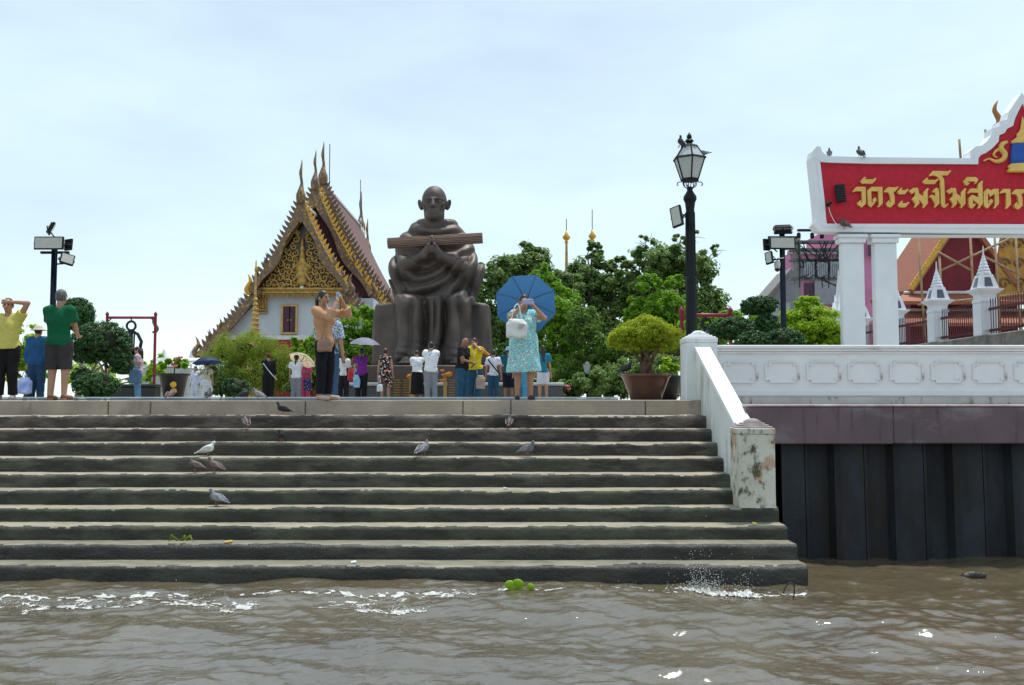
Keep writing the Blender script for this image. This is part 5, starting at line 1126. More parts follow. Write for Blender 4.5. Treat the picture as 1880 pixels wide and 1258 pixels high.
# the panel outline is concave: build it as strips between top and bottom edges
top = sorted([p for p in inner if p[1] > PZ(312, GD)], key=lambda p: p[0]); zb = PZ(413, GD)
xs_ = [p[0] for p in top]
vs = [(x, -.02, z) for x, z in top] + [(max(min(x, (2 * GC - 1523 - GC) * k), (1523 - GC) * k), -.02, zb) for x, z in top]; m_ = len(top)
pn.add(vs + [(a, .45, c) for a, b, c in vs], [(j, m_ + j, m_ + j + 1, j + 1) for j in range(m_ - 1)] + [(2 * m_ + j, 2 * m_ + j + 1, 3 * m_ + j + 1, 3 * m_ + j) for j in range(m_ - 1)])
pn.build('panel', mredp, gate)
mltr = M('gold_letter', (.80, .52, .14), (.70, .43, .10), scale=5, rough=.45, metal=.15)
G1 = {
 'han': [(385,290),(410,305),(395,335),(405,342),(545,342),(590,315),(615,318),(620,350),(540,430),(340,430),(305,400),(303,370)],
 'wo': [(210,495),(398,495),(402,830),(315,910),(230,860),(222,820),(290,765),(310,775),(298,800),(310,815),(322,800),(315,583),(185,583),(150,605),(132,585)],
 'do': [(520,497),(742,497),(742,830),(655,910),(632,885),(640,870),(662,880),(655,583),(510,583),(515,800),(540,812),(553,800),(530,775),(535,750),(585,705),(612,730),(618,770),(500,912),(440,860),(430,570)],
 'ro': [(850,505),(1020,505),(1060,485),(1075,500),(1000,590),(965,600),(985,680),(987,830),(900,915),(830,885),(808,825),(870,765),(888,775),(878,800),(890,815),(905,800),(893,660),(860,610),(815,595),(790,612),(768,590)],
 'a': [(1125,510),(1150,525),(1135,555),(1140,562),(1220,562),(1250,535),(1275,540),(1275,560),(1195,645),(1085,645),(1048,610),(1050,590)],
 'kho': [(1385,510),(1405,520),(1440,512),(1475,525),(1488,630),(1575,690),(1585,600),(1650,530),(1680,520),(1685,545),(1665,580),(1662,830),(1575,925),(1552,905),(1565,880),(1572,860),(1490,750),(1490,835),(1400,918),(1378,900),(1400,870),(1405,840),(1365,765),(1340,750),(1345,735),(1410,675),(1405,605),(1390,600),(1345,640),(1325,625),(1330,605),(1315,610),(1288,595),(1290,570)],
 'han2': [(1660,305),(1685,320),(1670,350),(1680,355),(1840,355),(1879,325),(1899,345),(1814,438),(1620,438),(1578,405),(1578,380)]}
G2 = {
 'ngo': [(185,512),(215,520),(240,570),(243,830),(155,915),(135,900),(150,870),(150,840),(110,760),(70,705),(40,715),(32,695),(90,650),(115,660),(160,690),(160,610),(148,600),(150,585),(130,615),(108,600),(110,575)],
 'o': [(130,172),(440,178),(480,155),(500,175),(425,262),(300,265),(350,340),(357,850),(385,850),(405,828),(428,845),(350,925),(285,890),(275,840),(270,380),(230,300),(165,268),(110,262),(65,283),(45,262)],
 'i': [(820,298),(1000,298),(1040,330),(1048,360),(1000,430),(978,430),(975,415),(985,400),(970,385),(835,385),(835,405),(850,412),(865,405),(872,420),(825,468),(785,455),(745,390)],
 'so': [(890,530),(1035,530),(1045,440),(1125,370),(1148,380),(1130,420),(1132,830),(1045,938),(1022,920),(1045,880),(1045,850),(925,750),(925,840),(945,850),(960,830),(988,848),(905,938),(855,905),(840,840),(840,720),(915,655),(1045,710),(1045,612),(880,612),(840,635),(815,615)],
 'to': [(1235,530),(1310,570),(1360,535),(1460,535),(1460,830),(1370,935),(1350,915),(1375,880),(1378,650),(1370,640),(1285,695),(1265,680),(1275,660),(1235,625),(1235,820),(1255,840),(1270,825),(1245,800),(1250,780),(1300,738),(1335,765),(1338,800),(1220,935),(1165,895),(1150,830),(1150,600)],
 'aa': [(1560,535),(1700,538),(1702,850),(1610,940),(1585,925),(1610,890),(1615,615),(1540,615),(1500,638),(1480,615)]}
K = 11.06
def letter(pts, ox, dx=0, dy=0):
    q_ = [((ox + (x + dx) / K - GC) * k, PZ(300 + (y + dy) / K, GD)) for x, y in pts]
    ar = sum(q_[i][0] * q_[(i + 1) % len(q_)][1] - q_[(i + 1) % len(q_)][0] * q_[i][1] for i in range(len(q_)))
    if ar < 0: q_ = q_[::-1]
    MB().prism(q_, -.085, -.019).build('letter', mltr, gate)
for g_ in G1.values(): letter(g_, 1560)
letter(G1['a'], 1560, 5, 265)
for g_ in G2.values(): letter(g_, 1710)
letter(G1['kho'], 1710, -889, 3); letter(G1['ro'], 1710, 955, 40); letter(G2['aa'], 1710, 560, 5); letter(G1['kho'], 1710, 1000, 30)
# bell emblem and flame ornament in the pediment
em = thing_ = MB(); bz = PZ(318, GD)
em.lathe([(.36, 0), (.38, .03), (.36, .06), (.33, .07), (.36, .12), (.33, .16), (.31, .18)], (0, 0, 0), 24); o = em.build('bell_emblem', mltr, gate, True); o.location = (0, -.06, bz); o.scale = (1, .35, 1); em = MB().lathe([(.26, .62), (.28, .66), (.2, .72), (.14, .76), (.15, .82), (.09, .88), (.06, .95), (.04, 1.05), (.01, 1.2)], (0, 0, 0), 24)
o = em.build('bell_finial', mltr, gate, True); o.location = (0, -.06, bz); o.scale = (1, .35, 1)
o = MB().lathe([(.305, .17), (.30, .3), (.275, .5), (.25, .615)], (0, 0, 0), 24).build('bell_body', M('emblem_blue', (.01, .09, .42), rough=.4), gate, True); o.location = (0, -.06, bz); o.scale = (1, .35, 1)
for s in (-1, 1):
    fl = MB(); F_ = [(1862, 262), (1853, 266), (1850, 275), (1857, 284), (1853, 294), (1840, 298), (1828, 293), (1817, 297)]
    pts = spl([((x - GC) * k * -s, -.05, PZ(y, GD)) for x, y in F_], 26); fl.tube(pts, [.02 + .045 * math.sin(3.14 * min(1, i / 26 + .12)) for i in range(27)], 7)
    fl.tube(spl([((x - GC) * k * -s, -.05, PZ(y, GD)) for x, y in ((1850, 275), (1841, 278), (1836, 286), (1843, 291))], 12), [.035 * (1 - i / 14) + .008 for i in range(13)], 6).build('flame_ornament', mltr, gate, True)
for xs2 in ((1552.5, 1594), (1613, 1655), (2 * GC - 1655, 2 * GC - 1613), (2 * GC - 1594, 2 * GC - 1552.5)):
    a, b = ((xx - GC) * k for xx in xs2)
    c = MB().box((a, .02, 0), (b, .22, PZ(446, GD)), bev=.02).build('column', mgw, gate)
    MB().box((a - .09, -.06, PZ(437, GD)), (b + .06, .28, PZ(430.5, GD)), bev=.015).box((a - .06, -.03, PZ(446, GD)), (b + .03, .26, PZ(437, GD) - .002), bev=.015).build('capital', mgw, c)
MB().box(((1600 - GC) * k, .05, PZ(434, GD)), (-(1600 - GC) * k, .2, PZ(430.2, GD))).build('lintel', mgw, gate)
so_ = thing('solar_lamp', 'small black finned lamp fixed on the red sign panel', 'lamp', P(1543, 355, GD - .12)); MB().cbox((0, 0, 0), (.2, .06, .38), bev=.015, rot=Euler((0, R(-6), 0))).build('housing', mflood, so_)
fb = MB()
for i in range(7): fb.cbox((0, -.035, -.15 + i * .05), (.18, .02, .014), rot=Euler((0, R(-6), 0)))
fb.build('fins', M('dark_fin', (.03, .034, .04)), so_)
sc_ = thing('sign_cable', 'thin white cable and small dark camera on the left edge of the sign', 'cable', P(1520, 376, GD - .2)); rel = lambda x, y: tuple(P(x, y, GD - .17) - P(1520, 376, GD - .2))
MB().tube(spl([rel(1521, 376), rel(1524, 390), rel(1533, 408), rel(1545, 418), rel(1570, 421), rel(1592, 412)], 20), .008, 5).build('cable', mwp, sc_); MB().ball((0, 0, 0), (.06, .05, .05), 10, 6).tube([(0, 0, 0), (.07, -.05, .05)], .025, 6).build('camera', mflood, sc_, True)

# ---------------------------------------------------------------- fence with lantern posts, retaining wall
FX = 13.4; mfw = M('fence_white', (.72, .75, .79), (.64, .67, .72), scale=1.5, rough=.75)
rw = thing('retaining_wall', 'rough grey retaining wall under the white lantern posts', 'wall', (FX, 22, 0)); MB().box((-.3, 0, 0), (.35, 20, 1.82), bev=.03).build('masonry', M('rough_grey_plaster', (.22, .21, .19), (.14, .135, .12), scale=3, rough=.95, bump=.9, bscale=12, dirt=((.08, .07, .06), .5, .7, 2, (1, 1, .4))), rw)
fy = [23.7, 26.9, 29.9, 33.2, 36.5]; names_ = ['white lantern post nearest the right edge of the photo', 'large white lantern post at the right, above the dark red railing', 'second white lantern post, right of the gate columns', 'white lantern post half hidden right of the second gate column', 'white lantern post seen between the two gate columns']
mrail = M('oxblood_rail', (.10, .018, .022), (.075, .014, .018), scale=4, rough=.5)
for i, y in enumerate(fy):
    t = thing('lantern_post', names_[i], 'post', (FX, y, 1.0), 0, 'white lantern posts'); w_ = .24
    MB().box((-w_, -w_, 0), (w_, w_, 1.75), bev=.02).box((-w_ * .72, -w_ - .02, .95), (w_ * .72, w_ + .02, 1.6), bev=.01).build('shaft', mfw, t)
    cp = MB().lathe([(w_, 1.751), (w_ * 1.05, 1.8), (w_ * .9, 1.9), (w_ * .95, 1.98), (w_ * 1.5, 2.1), (w_ * 1.55, 2.14), (w_ * 1.2, 2.15)], (0, 0, 0), 4).build('capital', mfw, t)
    ln = MB().lathe([(w_ * 1.15, 2.151), (w_ * .72, 2.55), (w_ * .55, 2.56)], (0, 0, 0), 4)
    pr = [(w_ * .78, 2.56)]; z_ = 2.58
    for j in range(6): rr = w_ * (.8 - .12 * j); pr += [(rr, z_), (rr * .95, z_ + .045), (rr * .72, z_ + .085)]; z_ += .09
    pr += [(w_ * .1, z_), (.015, 3.35), (.001, 3.4)]
    ln.lathe(pr, (0, 0, 0), 10).build('spire_cap', mfw, t)
    for a in range(4):
        rm = Matrix.Rotation(a * math.pi / 2, 4, 'Z'); z0_, z1_ = 2.2, 2.47; f = lambda z: w_ * (1.15 + (.72 - 1.15) * (z - 2.151) / .4) + .006
        MB().add([rm @ Vector(p) for p in ((-.12, -f(z0_), z0_), (.12, -f(z0_), z0_), (.085, -f(z1_), z1_), (-.085, -f(z1_), z1_))], [(0, 1, 2, 3)]).build('lantern_window', M('dusty_glass', (.09, .10, .12), rough=.2), t)
    if i:
        ya, yb = fy[i - 1] + .26, y - .26; t = thing('railing_panel', ['', 'dark red railing right of the large lantern post', 'dark red railing between the two right lantern posts', 'dark red railing left of the second lantern post', 'dark red railing glimpsed between the gate columns'][i], 'railing', (FX, ya, 1.8), 0, 'dark red railings'); L = yb - ya
        for zz in (.12, .72): MB().box((-.03, 0, zz), (.03, L, zz + .07)).build('rail', mrail, t)
        nb = int(L / .13)
        bm_ = MB().lathe([(.014, 0), (.014, .95), (.02, .97), (.001, 1.06)], (0, 0, 0), 6).mesh('bar', mrail)
        for j in range(nb): ob('bar', bm_, t, (0, (j + .5) * L / nb, .01))
# small spirelet seen left of the column
t = thing('white_spirelet', 'small white ringed spirelet left of the first gate column', 'spire', P(1542, 640, 27)); MB().lathe([(.3, 0), (.3, .9), (.36, 1.0), (.2, 1.1), (.17, 1.3), (.13, 1.33), (.12, 1.5), (.08, 1.53), (.06, 1.75), (.02, 2.1), (.001, 2.25)], (0, 0, 0), 12).build('spire', mfw, t, True)

# ---------------------------------------------------------------- temple under repair behind the gate
RD = 42.0; vx = lambda x: PX(x, RD); RX = vx(1740)
rt_ = thing('red_temple', 'temple with orange tile roof, gold verge and dark red wall behind the gate', 'temple', (RX, RD, 0))
lx_ = lambda x: vx(x) - RX
mot = M('orange_roof_tiles', (.34, .12, .06), (.26, .09, .05), scale=8, rough=.65, bump=.6, bscale=16)
mmr = M('maroon_wall', (.19, .018, .028), (.14, .014, .022), scale=1.2, rough=.75)
va, vb = (lx_(1672), PZ(532, RD)), (lx_(1775), PZ(385, RD))
rf = MB(); vs = [(va[0], -.3, va[1]), (vb[0], -.3, vb[1]), (vb[0], 4.5, vb[1]), (va[0], 4.5, va[1])]; rf.add(vs + [(a + .1, b, c - .2) for a, b, c in vs], [(0, 3, 2, 1), (4, 5, 6, 7), (0, 1, 5, 4), (1, 2, 6, 5), (2, 3, 7, 6), (3, 0, 4, 7)])
rs = [(2 * vb[0] - a, b, c) for a, b, c in vs]; rf.add(rs + [(a - .1, b, c - .2) for a, b, c in rs], [(0, 1, 2, 3), (7, 6, 5, 4), (1, 0, 4, 5), (2, 1, 5, 6), (3, 2, 6, 7), (0, 3, 7, 4)]); rfo = rf.build('roof', mot, rt_)
nn = 26
for i in range(nn): f = (i + .5) / nn; MB().cbox((va[0] + (vb[0] - va[0]) * f, -.34, va[1] + (vb[1] - va[1]) * f + .05), (.14, .1, .2), bev=.02, rot=Euler((0, R(-55), 0))).build('verge_tooth', mgoldb, rfo)
MB().tube([(va[0], -.33, va[1] - .05), (vb[0], -.33, vb[1] - .05)], .11, 6).build('gold_verge', M('verge_gold', (.62, .36, .06), rough=.45), rt_)
MB().prism([(va[0] + .3, va[1]), (2 * vb[0] - va[0] - .3, va[1]), (vb[0], vb[1] - .2)], 0, .3).box((va[0] + .1, 0, 0), (2 * vb[0] - va[0] - .1, 4.4, va[1])).build('wall', mmr, rt_)
for i, (ya, yb) in enumerate(((540, 558), (572, 600))):
    a, b = PZ(yb, RD), PZ(ya, RD); MB().add([(va[0] - 1.2 - i * .8, -1.2 - i, a), (8, -1.2 - i, a), (8, 0, b), (va[0] - .2, 0, b), (va[0] - 1.2 - i * .8, -1.2 - i, a - .15), (8, -1.2 - i, a - .15), (8, 0, b - .15), (va[0] - .2, 0, b - .15)], [(0, 1, 2, 3), (7, 6, 5, 4), (0, 4, 5, 1), (3, 2, 6, 7), (0, 3, 7, 4), (1, 5, 6, 2)]).build('lower_roof', mot, rt_)
    MB().tube([(va[0] - .2, -.05, b + .06), (8, -.05, b + .06)], .07, 6).build('ridge_mortar', mwp, rt_)
gp = MB().prism([(lx_(1822), PZ(560, RD)), (lx_(1990), PZ(560, RD)), (lx_(1990), PZ(400, RD)), (lx_(1850), PZ(400, RD))], -.25, -.05).build('gilded_gable', M('ochre_gilding', (.50, .26, .04), (.34, .17, .03), scale=4, rough=.5, metal=.2), rt_)
sg = MB()
for i in range(9):
    cx_, cz_ = lx_(1845 + (i % 3) * 28), PZ(450 + (i // 3) * 36, RD); pts = [(cx_ + .28 * (1 - .8 * j / 14) * math.cos(.5 * j), -.3, cz_ + .28 * (1 - .8 * j / 14) * math.sin(.5 * j)) for j in range(15)]; sg.tube(pts, .045, 5)
o = sg.build('gable_scrolls', mdark, gp); o['kind'] = 'stuff'
hook(rt_, lx_(1838), -.1, PZ(232, RD), 1.15, 1, M('orange_gilt', (.45, .18, .03), rough=.5))
bam = M('bamboo', (.36, .24, .13), (.26, .17, .09), scale=6, rough=.7)
sf = thing('bamboo_scaffold', 'bamboo pole scaffolding in front of the red temple wall', 'scaffolding', (RX, RD - 2.2, 0)); sp_ = lambda x, y: (PX(x, RD - 2.2) - RX, 0, PZ(y, RD - 2.2))
for (a, b, c, d) in ((1693, 420, 1702, 640), (1732, 470, 1735, 640), (1790, 425, 1795, 640), (1835, 425, 1842, 640), (1874, 425, 1878, 640), (1734, 497, 1885, 428), (1730, 463, 1792, 498), (1812, 470, 1880, 505), (1690, 560, 1885, 540), (1775, 256, 1777, 300), (1824, 238, 1826, 262)):
    p0, p1 = sp_(a, b), sp_(c, d); MB().tube([p0, p1], .05, 7).build('pole', bam, sf, True)

# ---------------------------------------------------------------- street beyond: pink building, grey house, transformer poles
mpk = M('pink_paint', (.58, .22, .38), (.50, .19, .33), scale=.8, rough=.8)
t = thing('pink_building', 'pink building behind the transformer poles', 'building', (PX(1510, 58), 58, 0)); X_ = lambda x: PX(x, 58) - PX(1510, 58)
MB().box((X_(1456), 0, 0), (X_(1566), 2.4, PZ(464, 58))).box((X_(1512), .4, 0), (X_(1640), 2.8, PZ(428, 58))).build('wall', mpk, t)
MB().box((X_(1498), -.25, PZ(560, 58)), (X_(1566), -.05, PZ(489, 58))).build('grey_facing', M('grey_facing', (.30, .31, .34), (.24, .25, .28), rough=.8), t)
for (a, b, c, d) in ((1600, 440, 1640, 470), (1480, 520, 1502, 545)): MB().box((X_(a), -.06, PZ(d, 58)), (X_(c), .01, PZ(b, 58))).build('window', M('plum_glass', (.09, .03, .07), rough=.3), t)
MB().box((X_(1450), -.4, PZ(468, 58)), (X_(1560), .0, PZ(461, 58))).box((X_(1452), -.35, PZ(512, 58)), (X_(1560), .0, PZ(506, 58))).build('ledge', M('grey_ledge', (.30, .30, .32)), t)
t = thing('grey_house', 'grey house with a sloping roof left of the pink building', 'house', (PX(1430, 52), 52, 0)); X_ = lambda x: PX(x, 52) - PX(1430, 52)
MB().prism([(X_(1398), 0), (X_(1470), 0), (X_(1470), PZ(490, 52)), (X_(1452), PZ(500, 52)), (X_(1398), PZ(562, 52))], 0, 2.5).build('wall', M('grey_render', (.28, .29, .31), (.22, .23, .25), rough=.8), t)
MB().add([(X_(1390), -.3, PZ(566, 52)), (X_(1456), -.3, PZ(492, 52)), (X_(1456), 2.8, PZ(492, 52)), (X_(1390), 2.8, PZ(566, 52)), (X_(1390), -.3, PZ(566, 52) - .2), (X_(1456), -.3, PZ(492, 52) - .2), (X_(1456), 2.8, PZ(492, 52) - .2), (X_(1390), 2.8, PZ(566, 52) - .2)], [(0, 1, 2, 3), (7, 6, 5, 4), (0, 4, 5, 1), (1, 5, 6, 2), (2, 6, 7, 3), (3, 7, 4, 0)]).build('roof', M('grey_tiles', (.24, .23, .22), rough=.8), t)
for i in range(2): MB().box((X_(1418 + i * 22), -.05, PZ(580, 52)), (X_(1432 + i * 22), .01, PZ(555, 52))).build('window', M('pale_pane', (.45, .48, .5), rough=.3), t)
UD = 44; t = thing('transformer_poles', 'pair of concrete poles carrying grey transformers and tangled wires', 'utility pole', (PX(1508, UD), UD, 0)); U = lambda x, y, dy=0: (PX(x, UD) - PX(1508, UD), dy, PZ(y, UD))
mcc = M('pole_concrete', (.26, .26, .25), rough=.85); mgt = M('transformer_grey', (.33, .36, .39), rough=.5); mwire = M('black_wire', (.012, .012, .014), rough=.6)
for x in (1468, 1549): a, b = U(x, 736), U(x, 438); MB().box((a[0] - .14, -.14, 0), (a[0] + .14, .14, b[2]), bev=.02).build('pole', mcc, t)
for y in (445, 459, 478, 512): a, b = U(1455, y), U(1562, y); MB().box((a[0], -.2, a[2] - .06), (b[0], .2, a[2] + .06)).build('cross_arm', M('grey_steel', (.14, .15, .16), rough=.6), t)
for x in (1487, 1511, 1535):
    a = U(x, 511); q = MB().box((a[0] - .26, -.3, a[2]), (a[0] + .26, .3, a[2] + .75), bev=.04)
    for j in range(5): q.box((a[0] - .24 + j * .1, -.36, a[2] + .1), (a[0] - .2 + j * .1, -.3, a[2] + .65))
    tr_ = q.build('transformer', mgt, t)
    MB().lathe([(.05, 0), (.08, .06), (.04, .1), (.08, .16), (.04, .2), (.07, .26), (.02, .34)], (a[0], 0, a[2] + .75), 10).build('insulator', M('brown_ceramic', (.20, .12, .09), rough=.3), tr_, True)
r = random.Random(8)
for i in range(26):
    x0_, x1_ = r.uniform(1460, 1555), r.uniform(1460, 1555); y0_ = r.choice((445, 459, 478)); y1_ = r.choice((478, 512, 530)); a, b = Vector(U(x0_, y0_, -.25)), Vector(U(x1_, y1_, -.3)); c = (a + b) / 2 + Vector((r.uniform(-.3, .3), 0, -.4)); MB().tube(spl([a, c, b], 10), .026, 5).build('wire', mwire, t)
a, b = Vector(U(1470, 423)), Vector(U(1552, 424)); MB().box((a.x, -.08, a.z - .05), (b.x, .08, a.z + .05)).build('top_arm', mflood, t)
for x in (1472, 1497, 1515, 1550): p = U(x, 428); MB().lathe([(.09, -.25), (.1, -.05), (.05, .02)], (p[0], 0, p[2]), 10).build('cut_out', mflood, t, True)
for i, (x0_, y0_, x1_, y1_) in enumerate(((1455, 447, 1330, 462), (1455, 460, 1330, 470))): pass
for i, (x, ya, yb, ball) in enumerate(((1041, 432, 600, 438), (1089, 385, 600, 436))):
    D_ = 62; t = thing('gilded_pole', ['gilded finial pole rising behind the trees, the shorter one', 'thin pale pole with gilded knob rising behind the trees, the taller one'][i], 'finial', (PX(x, D_), D_, 0))
    z_ = PZ(ball, D_); MB().lathe([(.3, 0), (.16, z_ - 5), (.08, z_ - .6), (.07, z_ - .3)] if i == 0 else [(.2, 0), (.09, z_ - 3), (.07, z_ - .2)], (0, 0, 0), 10).build('shaft', mgold if i == 0 else M('pale_pole', (.5, .52, .52)), t, True)
    MB().lathe([(.06, -.35), (.14, -.25), (.08, -.15), (.24, 0), (.26, .1), (.1, .3), (.05, .5)], (0, 0, z_), 12).build('knob', mgoldb, t, True); MB().tube([(0, 0, z_ + .4), (0, 0, PZ(ya - (30 if i == 0 else 0), D_))], .03, 6).build('rod', M('dull_steel', (.2, .2, .2)), t)
# pavilion roofs far left
t = thing('white_pavilion', 'white canopy roofs with a finial far behind the lotus pot', 'pavilion', (PX(310, 60), 60, 0)); X_ = lambda x: PX(x, 60) - PX(310, 60)
for (a, b, yt, yb, dy) in ((268, 330, 650, 672, 0), (318, 352, 641, 660, 2)): MB().lathe([((X_(b) - X_(a)) / 2, PZ(yb, 60) - .1), ((X_(b) - X_(a)) / 2, PZ(yb, 60)), ((X_(b) - X_(a)) * .22, PZ((yt + yb) / 2 + 4, 60)), (.15, PZ(yt, 60)), (.02, PZ(yt, 60) + .3)], ((X_(a) + X_(b)) / 2, dy, 0), 4).build('canopy', M('white_canvas', (.72, .74, .76), rough=.7), t)
for x in (272, 327, 349): MB().tube([(X_(x), 0, 0), (X_(x), 0, PZ(668, 60))], .06, 6).build('pole', mwp, t)
MB().lathe([(.35, 0), (.2, .35), (.1, .6), (.02, 1.0)], (X_(337), 4, PZ(646, 60)), 10).build('grey_spire', M('slate_grey', (.2, .22, .25)), t, True)
hook(t, X_(288), -1, PZ(612, 60), 1.1, 1, mdark); MB().box((X_(270), -1, 0), (X_(352), 3, PZ(676, 60))).build('wall', M('pale_green_wall', (.42, .48, .46), rough=.8), t)
# small garden lamps
for i, (x, y, D_, lab) in enumerate(((1078, 668, 33.5, 'small black garden lamp with white lantern under the trees'), (562, 672, 34, 'small black garden lamp behind the cream parasol'))):
    t = thing('garden_lamp', lab, 'lamp', (PX(x, D_), D_, 0)); z_ = PZ(y + 20, D_)
    MB().tube([(0, 0, 0), (0, 0, z_)], .035, 8).lathe([(.02, z_ + .36), (.17, z_ + .37), (.05, z_ + .46), (.01, z_ + .56)], (0, 0, 0), 6).lathe([(.03, z_ - .05), (.09, z_), (.07, z_ + .02)], (0, 0, 0), 6).build('post', miron, t); MB().lathe([(.075, z_ + .021), (.145, z_ + .36)], (0, 0, 0), 6).build('lantern', mfrost, t)
# ================================================================ umbrellas, bags, phones
def CHECK(name, a, b, sc):
    m, n, l, bs, o = _new(name); co = n.new('ShaderNodeTexCoord').outputs['Object']
    f = None
    for ax in (0, 1):
        mp = n.new('ShaderNodeMapping'); mp.inputs['Rotation'].default_value = (0, 0, ax * 1.5708); l.new(co, mp.inputs[0])
        wv = n.new('ShaderNodeTexWave'); wv.inputs['Scale'].default_value = sc; l.new(mp.outputs[0], wv.inputs['Vector']); r_ = _ramp(n, l, wv.outputs['Fac'], .45, .55)
        col = _mix(n, l, r_, a if f is None else f, b); f = col
    l.new(f, bs.inputs['Base Color']); bs.inputs['Roughness'].default_value = .7; return m
def UMB(name, c):     # thin nylon: lets some daylight through
    m, n, l, b, o = _new(name); co = n.new('ShaderNodeTexCoord').outputs['Object']; col = _mix(n, l, _noise(n, l, co, 3, 3), c, tuple(q * .85 for q in c)); l.new(col, b.inputs['Base Color']); b.inputs['Roughness'].default_value = .6
    t = n.new('ShaderNodeBsdfTranslucent'); l.new(col, t.inputs[0]); mx = n.new('ShaderNodeMixShader'); mx.inputs[0].default_value = .45; l.new(b.outputs[0], mx.inputs[1]); l.new(t.outputs[0], mx.inputs[2]); l.new(mx.outputs[0], o.inputs[0]); return m
def umbrella(label, apex, axis, rad, mat, shaft=.75, depth=.36, spin=0.2, n=8):
    t = thing('umbrella', label, 'umbrella', apex); t.rotation_euler = Vector(axis).to_track_quat('Z', 'Y').to_euler()
    vs, fs = [(0, 0, 0)], []; rings = 8; seg = n * 6
    zf = lambda f: -rad * depth * (f ** 1.9)
    for i in range(1, rings + 1):
        f = i / rings
        for j in range(seg):
            a = 6.28318 * j / seg + spin; ph = abs(math.sin((a - spin) * n / 2)); s_ = 1 - .085 * ph * f; vs.append((rad * f * s_ * math.cos(a), rad * f * s_ * math.sin(a), zf(f) + .035 * rad * ph * f))
    for j in range(seg): fs.append((0, 1 + j, 1 + (j + 1) % seg))
    for i in range(rings - 1):
        for j in range(seg): a = 1 + i * seg; fs.append((a + j, a + seg + j, a + seg + (j + 1) % seg, a + (j + 1) % seg))
    MB().add(vs, fs).build('canopy', mat, t, True)
    ms = M('umbrella_steel', (.10, .10, .11), rough=.35, metal=.6)
    for i in range(n):
        a = 6.28318 * i / n + spin; MB().tube([(rad * f * math.cos(a), rad * f * math.sin(a), zf(f) - .006) for f in (.03, .25, .5, .75, 1.0)], .0045, 5).build('rib', ms, t)
        MB().tube([(.015 * math.cos(a), .015 * math.sin(a), -rad * .55), (rad * .5 * math.cos(a), rad * .5 * math.sin(a), zf(.5) - .01)], .0035, 5).build('stretcher', ms, t)
    MB().tube([(0, 0, .05), (0, 0, -shaft)], .007, 8).build('shaft', ms, t); MB().tube([(0, 0, -shaft), (0, 0, -shaft - .1)], .015, 8).build('handle', M('black_grip', (.02, .02, .02)), t)
umbrella('open blue umbrella tipped back behind the turquoise dress', P(966, 553, 14.72), (.05, .90, .36), .485, UMB('blue_nylon', (.045, .15, .33)), .62, .33, .35)
umbrella('dark navy umbrella over the person in the cream top', P(379, 655, 36.7), (-.12, .1, 1), .56, UMB('navy_nylon', (.018, .035, .095)), .62, .45)
umbrella('navy and white checked umbrella over the purple shirt', P(670, 620, 27.8), (.06, -.12, 1), .46, CHECK('navy_check', (.40, .41, .46), (.07, .075, .13), 12), .62, .42)
umbrella('cream parasol held beside the person in the black cap', P(559, 653, 31.8), (.28, .45, .85), .47, UMB('cream_nylon', (.72, .62, .42)), .6, .42)
def bag(name, label, x, y, D, w, h_, mat, strap=None, taper=.85, dp=.1, cat='bag', print_=None):
    """bag centred on photo pixel; strap = list of photo pixels the handle passes through"""
    p = P(x, y, D); t = thing(name, label, cat, p); g = SDF((-w * .6, -dp, -h_ * .56), (w * .6, dp, h_ * .56), max(.009, w / 26))
    g.box((0, 0, -h_ * .1), (w / 2, dp * .75, h_ * .4), .035, .02).box((0, 0, h_ * .25), (w / 2 * taper, dp * .5, h_ * .25), .03, .05)
    g.disp(lambda X, Y, Z: .012 * N3(X * 14, Y * 10, Z * 9, int(x) % 11)); g.build('pouch', mat, t)
    if strap: MB().tube(spl([tuple(P(a, b, D + (c if c else 0)) - p) for a, b, c in strap], 14), .009, 6).build('strap', mat, t, True)
    return t
bag('shoulder_bag', 'tan leather bag hanging across the tan blouse', 596, 634, 13.78, .21, .19, M('tan_leather', (.30, .18, .12), (.26, .15, .1), rough=.45), [(590, 622, 0), (600, 590, -.02), (602, 566, .05), (598, 556, .22)], cat='bag')
tt = bag('tote_bag', 'white canvas tote bag hanging from the arm of the turquoise dress', 949, 603, 13.72, .30, .27, M('white_canvas_bag', (.72, .71, .68), (.66, .65, .62), rough=.85), [(938, 592, 0), (944, 566, .0), (952, 560, .05), (958, 590, 0)], taper=.8)
pr_ = MB()
for i, (a, b) in enumerate(((0.0, .09), (.01, .08), (-.005, .085), (.0, .05))): pr_.box((.02 + a, -.088, .05 - i * .022), (.02 + a + b, -.084, .058 - i * .022))
pr_.build('faded_print', M('grey_ink', (.42, .42, .42), rough=.9), tt)
bag('tote_bag', 'red shoulder bag beside the long brown hair', 648, 688, 28.2, .30, .36, M('red_leather', (.50, .012, .02), rough=.5), [(642, 676, 0), (646, 664, 0), (648, 656, .1)], .7, .08)
bag('tote_bag', 'pale blue carrier bag beside the red bag', 655, 700, 27.9, .2, .38, M('pale_blue_bag', (.28, .50, .72), rough=.5), [(651, 688, 0), (653, 676, 0), (655, 688, 0)], .7, .06)
bag('tote_bag', 'dark purple patterned bag beside the pink trousers', 565, 706, 31.6, .26, .42, PATTERN('purple_print', (.04, .03, .10), [(.40, .38, .48)], 16, .25), [(560, 690, 0), (563, 678, 0), (567, 690, 0)], .9, .06)
bag('tote_bag', 'blue fabric shoulder bag of the person in pale pink', 248, 688, 25.7, .30, .46, M('slate_blue_bag', (.07, .13, .24), rough=.8), [(243, 672, 0), (248, 655, .1), (253, 672, 0)], .6, .1)
